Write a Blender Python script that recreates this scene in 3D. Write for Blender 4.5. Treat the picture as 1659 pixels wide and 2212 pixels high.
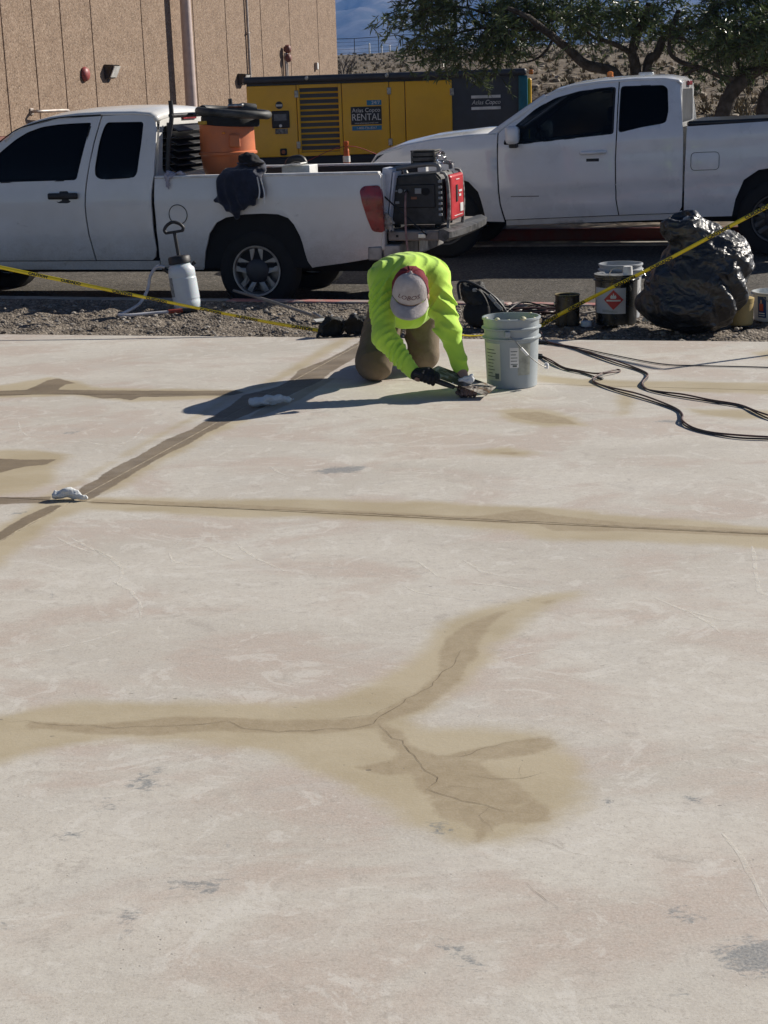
# Recreated scene: worker patching a concrete pad beside two white pickups.  Units: metres, +Y away from camera.
import bpy, bmesh, math, random
import numpy as np
from mathutils import Vector, Matrix, noise
from mathutils.geometry import delaunay_2d_cdt
for o in list(bpy.data.objects): bpy.data.objects.remove(o)
S = bpy.context.scene; COL = S.collection; R = math.radians
random.seed(7); RNG = np.random.default_rng(7)
# ---------------------------------------------------------------- camera
cam = bpy.data.objects.new('camera', bpy.data.cameras.new('camera')); COL.objects.link(cam); S.camera = cam
_p, _r = R(14.842), R(1.9)
_fw = Vector((0, math.cos(_p), -math.sin(_p))); _u0 = Vector((0, math.sin(_p), math.cos(_p))); _r0 = Vector((1, 0, 0))
_rt = _r0*math.cos(_r) - _u0*math.sin(_r); _up = _u0*math.cos(_r) + _r0*math.sin(_r)
M = Matrix.Identity(4)
for i in range(3): M[i][0], M[i][1], M[i][2] = _rt[i], _up[i], -_fw[i]
M[2][3] = 1.54
cam.matrix_world = M
cam.data.sensor_fit = 'HORIZONTAL'; cam.data.sensor_width = 36; cam.data.lens = 36*3400/1659
cam.data.clip_start = .05; cam.data.clip_end = 20000
# ---------------------------------------------------------------- light
SUN_AZ, SUN_EL = 62.0, 30.0      # degrees right of +Y, above horizon
W = bpy.data.worlds.new('World'); S.world = W; W.use_nodes = True
nt = W.node_tree; bg = nt.nodes['Background']
sky = nt.nodes.new('ShaderNodeTexSky'); sky.sky_type = 'NISHITA'; sky.sun_disc = False
sky.sun_elevation = R(SUN_EL); sky.sun_rotation = R(SUN_AZ); sky.altitude = 1800; sky.air_density = .6; sky.dust_density = .25; sky.ozone_density = 1.5
nt.links.new(sky.outputs[0], bg.inputs[0]); bg.inputs[1].default_value = .05
sun = bpy.data.objects.new('sun', bpy.data.lights.new('sun', 'SUN')); COL.objects.link(sun)
sun.data.energy = 5.0; sun.data.angle = R(.53); sun.data.color = (1, .93, .83)
_d = Vector((math.sin(R(SUN_AZ))*math.cos(R(SUN_EL)), math.cos(R(SUN_AZ))*math.cos(R(SUN_EL)), math.sin(R(SUN_EL))))
sun.rotation_euler = _d.to_track_quat('Z', 'Y').to_euler(); sun.location = (6, 4, 8)
S.view_settings.view_transform = 'Standard'; S.view_settings.look = 'None'; S.view_settings.exposure = .46; S.view_settings.gamma = 1
S.render.engine = 'CYCLES'; S.cycles.max_bounces = 6; S.cycles.transparent_max_bounces = 12; S.cycles.volume_bounces = 0
S.cycles.use_denoising = True
# ---------------------------------------------------------------- materials
MATS = {}
def nodes(name):
    m = bpy.data.materials.new(name); m.use_nodes = True; MATS[name] = m
    return m, m.node_tree, m.node_tree.nodes['Principled BSDF']
def N(t, kind, **kw):
    n = t.nodes.new(kind)
    for k, v in kw.items():
        if k[0] == 'i' and k[1:].isdigit(): n.inputs[int(k[1:])].default_value = v
        else: setattr(n, k, v)
    return n
def c4(c): return (c[0], c[1], c[2], 1)
def mixc(t, fac, a, b, blend='MIX'):
    n = t.nodes.new('ShaderNodeMix'); n.data_type = 'RGBA'; n.blend_type = blend
    for s, v in ((n.inputs[0], fac), (n.inputs[6], a), (n.inputs[7], b)):
        if hasattr(v, 'node'): t.links.new(v, s)
        else: s.default_value = c4(v) if isinstance(v, (tuple, list)) else v
    return n.outputs[2]
def mth(t, op, a, b=0, clamp=False, c=None):
    n = t.nodes.new('ShaderNodeMath'); n.operation = op; n.use_clamp = clamp
    for s, v in zip(n.inputs, (a, b) if c is None else (a, b, c)):
        if hasattr(v, 'node'): t.links.new(v, s)
        else: s.default_value = v
    return n.outputs[0]
def mrange(t, v, a, b, lo=0, hi=1, smooth=True):
    n = t.nodes.new('ShaderNodeMapRange'); n.interpolation_type = 'SMOOTHSTEP' if smooth else 'LINEAR'
    t.links.new(v, n.inputs[0])
    for i, x in zip((1, 2, 3, 4), (a, b, lo, hi)): n.inputs[i].default_value = x
    return n.outputs[0]
def tnoise(t, scale, detail=4, rough=.55, vec=None, dist=0):
    n = N(t, 'ShaderNodeTexNoise'); n.inputs['Scale'].default_value = scale; n.inputs['Detail'].default_value = detail
    n.inputs['Roughness'].default_value = rough; n.inputs['Distortion'].default_value = dist
    if vec is not None: t.links.new(vec, n.inputs['Vector'])
    return n
def objco(t, scale=None, rot=0):
    c = N(t, 'ShaderNodeTexCoord').outputs['Object']
    if scale is None: return c
    m = N(t, 'ShaderNodeMapping'); m.inputs['Scale'].default_value = scale; m.inputs['Rotation'].default_value = (0, 0, rot)
    t.links.new(c, m.inputs['Vector']); return m.outputs[0]
def pm(name, c, rough=.6, metal=0, var=.15, vs=6, bump=0, bs=60, bd=.01, coat=0, c2=None, spec=.5, thr=(.35, .65), sheen=0):
    if name in MATS: return MATS[name]
    m, t, b = nodes(name); co = objco(t)
    n = tnoise(t, vs, 5, .6, co)
    f = mrange(t, n.outputs[0], *thr)
    lo = c2 if c2 else tuple(x*(1-var) for x in c); hi = c if c2 else tuple(min(1, x*(1+var)) for x in c)
    t.links.new(mixc(t, f, lo, hi), b.inputs['Base Color'])
    rn = mrange(t, n.outputs[0], .2, .8, max(0, rough-.08), min(1, rough+.08)); t.links.new(rn, b.inputs['Roughness'])
    b.inputs['Metallic'].default_value = metal; b.inputs['Coat Weight'].default_value = coat; b.inputs['Coat Roughness'].default_value = .08
    b.inputs['Specular IOR Level'].default_value = spec; b.inputs['Sheen Weight'].default_value = sheen
    if bump:
        bn = tnoise(t, bs, 4, .6, co); bb = N(t, 'ShaderNodeBump'); bb.inputs['Strength'].default_value = bump; bb.inputs['Distance'].default_value = bd
        t.links.new(bn.outputs[0], bb.inputs['Height']); t.links.new(bb.outputs[0], b.inputs['Normal'])
    return m
def glass(name, tint, rough=.02, refl=1.0, ior=1.45):
    m = bpy.data.materials.new(name); m.use_nodes = True; MATS[name] = m; t = m.node_tree
    t.nodes.remove(t.nodes['Principled BSDF']); out = t.nodes['Material Output']
    tr = N(t, 'ShaderNodeBsdfTransparent'); tr.inputs[0].default_value = c4(tint)
    gl = N(t, 'ShaderNodeBsdfGlossy'); gl.inputs['Roughness'].default_value = rough; gl.inputs[0].default_value = (refl, refl, refl, 1)
    fr = N(t, 'ShaderNodeFresnel'); fr.inputs[0].default_value = ior
    mx = N(t, 'ShaderNodeMixShader'); t.links.new(fr.outputs[0], mx.inputs[0]); t.links.new(tr.outputs[0], mx.inputs[1]); t.links.new(gl.outputs[0], mx.inputs[2])
    t.links.new(mx.outputs[0], out.inputs[0]); return m
def old_paint(*a, **k):
    m = pm(*a, **k); t = m.node_tree; b = t.nodes['Principled BSDF']; src = b.inputs['Base Color'].links[0].from_socket; co = objco(t)
    n = tnoise(t, 7, 6, .7, objco(t, (1, 1, 1.6)), .8).outputs[0]; n2 = tnoise(t, 1.3, 3, .5, co).outputs[0]; n3 = tnoise(t, 60, 3, .6, co).outputs[0]
    c = mixc(t, mth(t, 'MULTIPLY', mrange(t, n, .62, .70, 0, .55), mrange(t, n2, .5, .6)), src, (.33, .31, .28)); z = N(t, 'ShaderNodeSeparateXYZ'); t.links.new(co, z.inputs[0])
    d = mth(t, 'MULTIPLY', mrange(t, mth(t, 'ADD', z.outputs[2], mth(t, 'MULTIPLY', n, -.4)), .15, .55, .55, 0), mrange(t, n3, .3, .7, .6, 1)); c = mixc(t, d, c, (.40, .34, .27))
    t.links.new(c, b.inputs['Base Color']); return m
WHITE = pm('white paint', (.82, .83, .84), .30, var=.04, vs=3, coat=.9, bump=.02, bs=90)
WHITE_OLD = old_paint('dusty white paint', (.82, .82, .81), .36, var=.05, vs=2.2, coat=.5, c2=(.74, .73, .70), thr=(.3, .75), bump=.03, bs=70)
BLACKP = pm('black plastic', (.018, .018, .02), .5, var=.4, vs=14, bump=.1, bs=180)
RUBBER = pm('tyre rubber', (.014, .014, .014), .85, var=.3, bump=.2, bs=120)
ALLOY = pm('dull alloy', (.33, .32, .31), .45, .75, var=.15, vs=15)
CHROME = pm('worn chrome', (.55, .54, .52), .3, .9, var=.2, vs=9)
DARK = pm('dark underbody', (.01, .01, .011), .9)
GLASS_DK = glass('tinted glass', (.02, .02, .022), ior=1.28)
GLASS_LT = glass('light tinted glass', (.42, .45, .46), ior=1.3)
REDLENS = pm('red lens', (.26, .009, .013), .3, var=.35, vs=10, coat=.6)
REDP = pm('generator red', (.50, .03, .035), .42, var=.15, bump=.05)
GREYP = pm('grey plastic', (.30, .32, .33), .5, var=.12, vs=5)
STEEL = pm('scuffed steel', (.38, .37, .35), .38, .85, var=.35, vs=18)
SEAL = pm('window seal', (.012, .012, .012), .7)
# ---------------------------------------------------------------- mesh helpers
def fin(bm, ang=.85):
    bmesh.ops.recalc_face_normals(bm, faces=bm.faces)
    for f in bm.faces: f.smooth = True
    for e in bm.edges:
        if len(e.link_faces) == 2:
            an = e.calc_face_angle(0)
            if an > ang: e.smooth = False
            elif an > .2:
                a, b = (f.calc_area() for f in e.link_faces)
                if max(a, b) > 6*min(a, b): e.smooth = False
def link(name, me, mat=None, parent=None, label=None, cat=None, group=None, kind=None):
    o = bpy.data.objects.new(name, me); COL.objects.link(o)
    if mat is not None and me is not None:
        for mm in (mat if isinstance(mat, (list, tuple)) else [mat]): me.materials.append(mm)
    if parent is not None: o.parent = parent
    if label: o['label'] = label
    if cat: o['category'] = cat
    if group: o['group'] = group
    if kind: o['kind'] = kind
    return o
def obj(name, bm, mat=None, parent=None, ang=.85, **kw):
    fin(bm, ang); me = bpy.data.meshes.new(name); bm.to_mesh(me); bm.free()
    return link(name, me, mat, parent, **kw)
def thing(name, label, cat, loc=(0, 0, 0), rot=0, group=None):
    o = link(name, None, None, None, label, cat, group); o.location = loc
    o.rotation_euler = rot if isinstance(rot, (tuple, list)) else (0, 0, rot); o.empty_display_size = .1
    return o
def B(): return bmesh.new()
def box(bm, x0, x1, y0, y1, z0, z1, bev=0, mat=None):
    vs = [bm.verts.new((x, y, z)) for x in (x0, x1) for y in (y0, y1) for z in (z0, z1)]
    fs = [bm.faces.new([vs[i] for i in q]) for q in ((0, 1, 3, 2), (4, 6, 7, 5), (0, 4, 5, 1), (2, 3, 7, 6), (0, 2, 6, 4), (1, 5, 7, 3))]
    if mat is not None: bmesh.ops.transform(bm, matrix=mat, verts=vs)
    if bev:
        es = {e for f in fs for e in f.edges}
        bmesh.ops.bevel(bm, geom=list(es), offset=bev, segments=2, affect='EDGES', profile=.5)
    return bm
def bx(*a, **k): return box(B(), *a, **k)
def smoothpts(pts, n=6):
    P = [Vector(p) for p in pts]; out = []
    for i in range(len(P)-1):
        p0, p1, p2, p3 = P[max(i-1, 0)], P[i], P[i+1], P[min(i+2, len(P)-1)]
        for k in range(n):
            t = k/n
            out.append(.5*((2*p1)+(p2-p0)*t+(2*p0-5*p1+4*p2-p3)*t*t+(3*p1-p0-3*p2+p3)*t**3))
    return out+[P[-1]]
def tube(bm, pts, r, seg=8, cap=True, flat=1.0):
    P = [Vector(p) for p in pts]; n = len(P); rs = r if isinstance(r, (list, tuple)) else [r]*n
    rings = []; ref = None
    for i, p in enumerate(P):
        t = (P[min(i+1, n-1)]-P[max(i-1, 0)]); t = t.normalized() if t.length > 1e-9 else Vector((0, 0, 1))
        if ref is None:
            ref = Vector((0, 0, 1)) if abs(t.z) < .9 else Vector((1, 0, 0))
        a = t.cross(ref); a = a.normalized() if a.length > 1e-6 else t.orthogonal().normalized(); b = a.cross(t).normalized(); ref = b
        rings.append([bm.verts.new(p+(a*math.cos(2*math.pi*k/seg)+b*math.sin(2*math.pi*k/seg)*flat)*rs[i]) for k in range(seg)])
    for i in range(n-1):
        for k in range(seg):
            bm.faces.new((rings[i][k], rings[i][(k+1) % seg], rings[i+1][(k+1) % seg], rings[i+1][k]))
    if cap: bm.faces.new(rings[0][::-1]); bm.faces.new(rings[-1])
    return bm
def lathe(bm, prof, seg=32, mat=None, closed=False):
    """prof: (r,z) list about local Z."""
    rings = []; nv = []
    for r, z in prof:
        if r < 1e-6: v = bm.verts.new((0, 0, z)); rings.append([v]); nv.append(v)
        else:
            ring = [bm.verts.new((r*math.cos(2*math.pi*k/seg), r*math.sin(2*math.pi*k/seg), z)) for k in range(seg)]; rings.append(ring); nv += ring
    prs = list(zip(rings, rings[1:]))+([(rings[-1], rings[0])] if closed else [])
    for a, b in prs:
        for k in range(seg):
            k2 = (k+1) % seg
            if len(a) == 1 and len(b) == 1: continue
            if len(a) == 1: bm.faces.new((a[0], b[k], b[k2]))
            elif len(b) == 1: bm.faces.new((a[k], a[k2], b[0]))
            else: bm.faces.new((a[k], a[k2], b[k2], b[k]))
    if mat is not None: bmesh.ops.transform(bm, matrix=mat, verts=nv)
    return bm
def inpoly(x, y, P):
    c = False; n = len(P); j = n-1
    for i in range(n):
        if (P[i][1] > y) != (P[j][1] > y) and x < (P[j][0]-P[i][0])*(y-P[i][1])/(P[j][1]-P[i][1])+P[i][0]: c = not c
        j = i
    return c
def dens(L, step):
    o = []
    for i, p in enumerate(L):
        q = L[(i+1) % len(L)]; n = max(1, int(math.dist(p, q)/step))
        o += [(p[0]+(q[0]-p[0])*k/n, p[1]+(q[1]-p[1])*k/n) for k in range(n)]
    return o
def round_poly(L, r, n=4):
    o = []; m = len(L)
    for i in range(m):
        a, p, b = (Vector(L[k]) for k in (i-1, i, (i+1) % m))
        u, v = (a-p), (b-p); d = min(r, u.length*.45, v.length*.45); A_, B_ = p+u.normalized()*d, p+v.normalized()*d
        for k in range(n+1):
            t = k/n; q = A_*(1-t)**2+p*2*t*(1-t)+B_*t*t; o.append((q.x, q.y))
    return o
def panel(name, outer, holes, f, mat, parent, th=.025, step=.07, soft=.006, W=None, **kw):
    """sheet cut to the outline `outer` (x,z) with `holes`, bent to depth y=f(x,z); W mirrors it to the far side."""
    loops = [dens(outer, step)]+[dens(h, step) for h in holes]
    pts = []; ed = []
    for L in loops:
        s = len(pts); pts += L; ed += [(s+i, s+(i+1) % len(L)) for i in range(len(L))]
    nb = len(pts); xs = [p[0] for p in outer]; zs = [p[1] for p in outer]; bp = np.array(pts)
    gx = np.arange(min(xs)+step/2, max(xs), step); gz = np.arange(min(zs)+step/2, max(zs), step)
    for x in gx:
        for z in gz:
            if inpoly(x, z, outer) and not any(inpoly(x, z, h) for h in holes) and np.min((bp[:nb, 0]-x)**2+(bp[:nb, 1]-z)**2) > (step*.5)**2: pts.append((x, z))
    r = delaunay_2d_cdt([Vector(p) for p in pts], ed, [], 0, 1e-5)
    V, F = r[0], r[2]
    keep = []
    for fc in F:
        cx = sum(V[i].x for i in fc)/3; cz = sum(V[i].y for i in fc)/3
        if inpoly(cx, cz, outer) and not any(inpoly(cx, cz, h) for h in holes): keep.append(fc)
    cnt = {}
    for fc in keep:
        for i in range(3):
            a, b = fc[i], fc[(i+1) % 3]; cnt[(min(a, b), max(a, b))] = cnt.get((min(a, b), max(a, b)), 0)+1
    bd = {i for e, c in cnt.items() if c == 1 for i in e}
    bm = B(); mir = (lambda y: W-y) if W else (lambda y: y)
    fv = {}; bv = {}
    for i in {i for fc in keep for i in fc}:
        x, z = V[i]; y = f(x, z)
        fv[i] = bm.verts.new((x, mir(y+(soft if i in bd else 0)), z)); bv[i] = bm.verts.new((x, mir(y+th), z))
    for a, b, c in keep: bm.faces.new((fv[a], fv[b], fv[c])); bm.faces.new((bv[a], bv[c], bv[b]))
    for (a, b), c in cnt.items():
        if c == 1: bm.faces.new((fv[a], fv[b], bv[b], bv[a]))
    return obj(name, bm, mat, parent, ang=.9, **kw)
def loft(name, rows, mat, parent, th=.02, **kw):
    """rows: list of polylines (each a list of 3-D points) skinned together, with thickness downwards/inwards."""
    bm = B(); G = [[bm.verts.new(p) for p in row] for row in rows]
    for a, b in zip(G, G[1:]):
        for i in range(len(a)-1): bm.faces.new((a[i], a[i+1], b[i+1], b[i]))
    bmesh.ops.recalc_face_normals(bm, faces=bm.faces)
    o = obj(name, bm, mat, parent, ang=.8, **kw)
    md = o.modifiers.new('thickness', 'SOLIDIFY'); md.thickness = th; md.offset = 0
    return o
def text(body, size, mat, parent, M4, name='lettering', shear=0, ext=.0008, align='CENTER', sx=1, bold=0):
    cu = bpy.data.curves.new('t', 'FONT'); cu.body = body; cu.size = size; cu.align_x = align; cu.align_y = 'CENTER'; cu.shear = shear; cu.extrude = ext; cu.resolution_u = 3; cu.offset = bold
    o = bpy.data.objects.new('t', cu); COL.objects.link(o); bpy.context.view_layer.update()
    me = bpy.data.meshes.new_from_object(o.evaluated_get(bpy.context.evaluated_depsgraph_get())); bpy.data.objects.remove(o)
    me.transform(M4 @ Matrix.Diagonal((sx, 1, 1, 1))); return link(name, me, mat, parent)
def basis(o, x, y):
    x = Vector(x).normalized(); z = x.cross(Vector(y)).normalized(); y = z.cross(x)
    m = Matrix.Identity(4)
    for i in range(3): m[i][0], m[i][1], m[i][2], m[i][3] = x[i], y[i], z[i], o[i]
    return m
def facing(o): return basis(o, (1, 0, 0), (0, 0, 1))      # text plane in local XZ, reading from -Y
# ---- implicit surfaces (surface nets)
def nets(f, lo, hi, h):
    ax = [np.arange(a, b+h, h) for a, b in zip(lo, hi)]
    X = np.meshgrid(*ax, indexing='ij'); D = f(*X); s = D < 0
    sh = tuple(n-1 for n in D.shape); acc = np.zeros(sh+(3,)); cnt = np.zeros(sh)
    cor = [(i, j, k) for i in (0, 1) for j in (0, 1) for k in (0, 1)]
    sl = lambda c: tuple(slice(o, o+n) for o, n in zip(c, sh))
    for i, a in enumerate(cor):
        for b in cor[i+1:]:
            if sum(abs(p-q) for p, q in zip(a, b)) != 1: continue
            da, db = D[sl(a)], D[sl(b)]; m = (da < 0) != (db < 0)
            with np.errstate(divide='ignore', invalid='ignore'): t = np.where(m, da/(da-db), 0)
            for ax_i in range(3): acc[..., ax_i] += np.where(m, a[ax_i]+(b[ax_i]-a[ax_i])*t, 0)
            cnt += m
    act = cnt > 0; idx = -np.ones(sh, int); idx[act] = np.arange(act.sum())
    I = np.argwhere(act); Vv = (I+acc[act]/cnt[act][:, None])*h+np.array(lo)
    F = []
    for a in range(3):
        b, c = (a+1) % 3, (a+2) % 3
        s0 = [slice(None)]*3; s1 = [slice(None)]*3; s0[a] = slice(0, -1); s1[a] = slice(1, None)
        E = np.argwhere(s[tuple(s0)] != s[tuple(s1)])
        E = E[(E[:, b] > 0) & (E[:, c] > 0) & (E[:, b] < sh[b]) & (E[:, c] < sh[c])]
        fl = s[tuple(E.T)]
        q = []
        for ob, oc in ((0, 0), (1, 0), (1, 1), (0, 1)):
            e = E.copy(); e[:, b] -= ob; e[:, c] -= oc; q.append(idx[tuple(e.T)])
        q = np.stack(q, 1); q[~fl] = q[~fl][:, ::-1]; F.append(q)
    return Vv, np.concatenate(F)
def mesh_from(name, V, F, smooth=True):
    me = bpy.data.meshes.new(name); me.from_pydata(np.asarray(V).tolist(), [], np.asarray(F).tolist()); me.update()
    me.polygons.foreach_set('use_smooth', [smooth]*len(me.polygons)); return me
def rcone(a, b, ra, rb, sc=(1, 1, 1)):
    a = np.array(a, float); b = np.array(b, float); sc = np.array(sc, float)
    def f(X, Y, Z):
        px, py, pz = (X-a[0])*sc[0], (Y-a[1])*sc[1], (Z-a[2])*sc[2]; d = (b-a)*sc; L = max(d@d, 1e-9)
        t = np.clip((px*d[0]+py*d[1]+pz*d[2])/L, 0, 1)
        return np.sqrt((px-t*d[0])**2+(py-t*d[1])**2+(pz-t*d[2])**2)-(ra+(rb-ra)*t)
    return f
def ell(c, r):
    c = np.array(c, float); r = np.array(r, float)
    def f(X, Y, Z):
        k = np.sqrt(((X-c[0])/r[0])**2+((Y-c[1])/r[1])**2+((Z-c[2])/r[2])**2); return (k-1)*r.min()
    return f
def smin(fs, k):
    def f(X, Y, Z):
        d = fs[0](X, Y, Z)
        for g in fs[1:]:
            e = g(X, Y, Z); hh = np.clip(.5+.5*(e-d)/k, 0, 1); d = e*(1-hh)+d*hh-k*hh*(1-hh)
        return d
    return f
def relax(V, F, it=2, lam=.5):
    V = V.copy(); n = len(V)
    for _ in range(it):
        acc = np.zeros_like(V); c = np.zeros(n)
        for i in range(4):
            a, b = F[:, i], F[:, (i+1) % 4]
            np.add.at(acc, a, V[b]); np.add.at(acc, b, V[a]); np.add.at(c, a, 1); np.add.at(c, b, 1)
        V += lam*(acc/np.maximum(c, 1)[:, None]-V)
    return V
def bagnoise(q):
    w = Vector((noise.noise(q*.7), noise.noise(q*.7+Vector((5, 1, 2))), noise.noise(q*.7+Vector((2, 7, 3)))))*.8
    d = noise.voronoi(Vector((q.x, q.y, q.z*1.7))+w)[0]; e = noise.voronoi((q*2.3)+w*2)[0]
    return 1.3*(.45-(d[1]-d[0]))+.45*(.4-(e[1]-e[0]))
def lump(name, f, lo, hi, h, mat, parent=None, amp=0, fs=10, ridged=False, **kw):
    V, F = nets(f, lo, hi, h); V = relax(V, F, 1)
    me = mesh_from(name, V, F)
    if amp:
        nr = [v.normal.copy() for v in me.vertices]
        for v, n in zip(me.vertices, nr):
            q = v.co*fs; a = bagnoise(q) if ridged == 'bag' else noise.ridged_multi_fractal(q, 1, 2, 3, 1, 2)*.5-.6 if ridged else noise.turbulence(q, 3, False)-.4
            v.co += n*(a*amp)
        me.update()
    return link(name, me, mat, parent, **kw)
# ---- traced ground marks, cords and limbs (world metres)
HALO=[[(-0.141,10.36),(-0.457,9.143),(-0.597,8.653),(-0.756,8.461),(-0.891,7.848),(-1.034,7.43),(-1.134,7.072),(-1.206,6.766),(-1.28,6.464),(-1.321,6.302),(-1.208,6.227),(-0.963,6.162),(-0.567,6.078),(-0.327,6.077),(-0.086,5.979),(0.063,5.903),(0.058,5.654),(-0.268,5.758),(-0.639,5.824),(-1.029,5.953),(-1.17,6.009),(-1.264,5.857),(-1.306,5.525),(-1.341,5.256),(-1.379,5.064),(-1.52,5.649),(-1.412,5.985),(-1.39,6.251),(-1.292,6.53),(-1.178,6.929),(-1.037,7.543),(-0.857,8.132),(-0.643,8.737),(-0.406,9.712),(-0.207,10.483)],
 [(-1.128,6.216),(-1.076,6.393),(-0.951,6.847),(-0.787,7.39),(-0.657,7.657),(-0.698,7.724),(-0.857,7.514),(-1.054,6.814),(-1.188,6.224)],
 [(-0.132,6.01),(0.115,5.97),(0.45,5.84),(0.639,5.799),(0.817,5.701),(1.076,5.57),(1.375,5.432),(1.569,5.347),(1.491,5.071),(1.307,5.154),(0.933,5.278),(0.588,5.342),(0.465,5.457),(0.243,5.573),(-0.129,5.728),(-0.322,5.789),(-0.334,6.07)],
 [(-1.87,7.184),(-1.605,7.154),(-1.491,7.085),(-1.422,7.015),(-1.45,6.873),(-1.399,6.502),(-1.433,6.318),(-1.645,6.245)],
 [(-2.268,8.848),(-1.942,9.142),(-1.744,8.984),(-1.561,8.718),(-1.034,8.599),(-0.706,8.488),(-0.809,8.315),(-1.326,8.269),(-1.684,8.507),(-2.194,8.541)],
 [(0.573,7.715),(0.688,7.767),(0.848,7.706),(0.929,7.47),(0.967,7.288),(0.774,7.277),(0.623,7.432)],
 [(0.876,8.7),(1.11,8.52),(1.443,8.399),(2.058,8.227),(2.279,8.175),(2.184,7.824),(1.979,7.902),(1.619,8.029),(1.309,8.181),(1.127,8.269),(0.854,8.488)],
 [(1.246,8.15),(1.331,8.134),(1.212,7.513),(1.153,7.478)],
 [(0.374,6.821),(0.566,6.867),(0.692,6.735),(0.613,6.674),(0.432,6.72)],
 [(2.221,9.2),(2.373,9.329),(2.446,9.188),(2.299,8.95),(2.191,8.939)],
 [(1.507,7.602),(1.878,7.492),(1.954,7.299),(1.692,7.299),(1.529,7.437)],
 [(-1.087,3.82),(-0.96,3.905),(-0.794,3.94),(-0.545,3.917),(-0.296,3.879),(-0.15,3.899),(-0.052,4.008),(0.052,4.161),(0.124,4.348),(0.171,4.489),(0.292,4.632),(0.458,4.716),(0.608,4.748),(0.517,4.599),(0.405,4.465),(0.314,4.27),(0.246,4.051),(0.148,3.865),(0.072,3.751),(0.099,3.679),(0.273,3.673),(0.385,3.64),(0.432,3.461),(0.453,3.329),(0.403,3.188),(0.324,3.074),(0.242,3.037),(0.144,3.044),(0.048,3.134),(-0.032,3.232),(-0.117,3.361),(-0.23,3.501),(-0.324,3.572),(-0.514,3.645),(-0.689,3.66),(-0.873,3.601),(-1.011,3.51)]]
STRONG=[[(-0.108,10.225),(-0.227,9.769),(-0.351,9.381),(-0.47,9.121),(-0.51,8.789),(-0.566,8.587),(-0.736,8.372),(-0.796,8.023),(-0.858,7.763),(-0.934,7.47),(-1.017,7.289),(-1.097,6.966),(-1.186,6.703),(-1.218,6.52),(-1.262,6.364),(-1.278,6.204),(-1.198,6.115),(-1.167,6.213),(-1.123,6.37),(-1.039,6.709),(-0.966,6.971),(-0.898,7.149),(-0.825,7.424),(-0.74,7.659),(-0.638,7.9),(-0.486,8.306),(-0.33,8.717),(-0.27,9.023),(-0.105,9.63)],
 [(-1.492,5.532),(-1.448,5.724),(-1.381,5.973),(-1.327,6.105),(-1.269,6.079),(-1.328,5.894),(-1.367,5.772),(-1.411,5.564),(-1.457,5.388)],
 [(-2.249,8.77),(-2.136,8.749),(-1.989,8.759),(-1.925,9.058),(-1.88,9.114),(-1.787,8.992),(-1.734,8.911),(-1.789,8.89),(-1.806,8.726),(-1.58,8.67),(-1.028,8.547),(-0.788,8.525),(-0.739,8.443),(-0.8,8.362),(-0.946,8.388),(-1.141,8.388),(-1.288,8.414),(-1.333,8.318),(-1.431,8.405),(-1.508,8.397),(-1.592,8.504),(-1.694,8.559),(-1.901,8.596),(-2.096,8.573),(-2.203,8.578)],
 [(-1.826,7.001),(-1.735,6.987),(-1.617,6.945),(-1.461,6.932),(-1.494,6.822),(-1.585,6.798),(-1.668,6.695),(-1.744,6.66)],
 [(-1.65,6.266),(-1.568,6.251),(-1.353,6.238),(-1.331,6.11),(-1.444,6.132),(-1.539,6.126),(-1.616,6.124)]]
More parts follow.
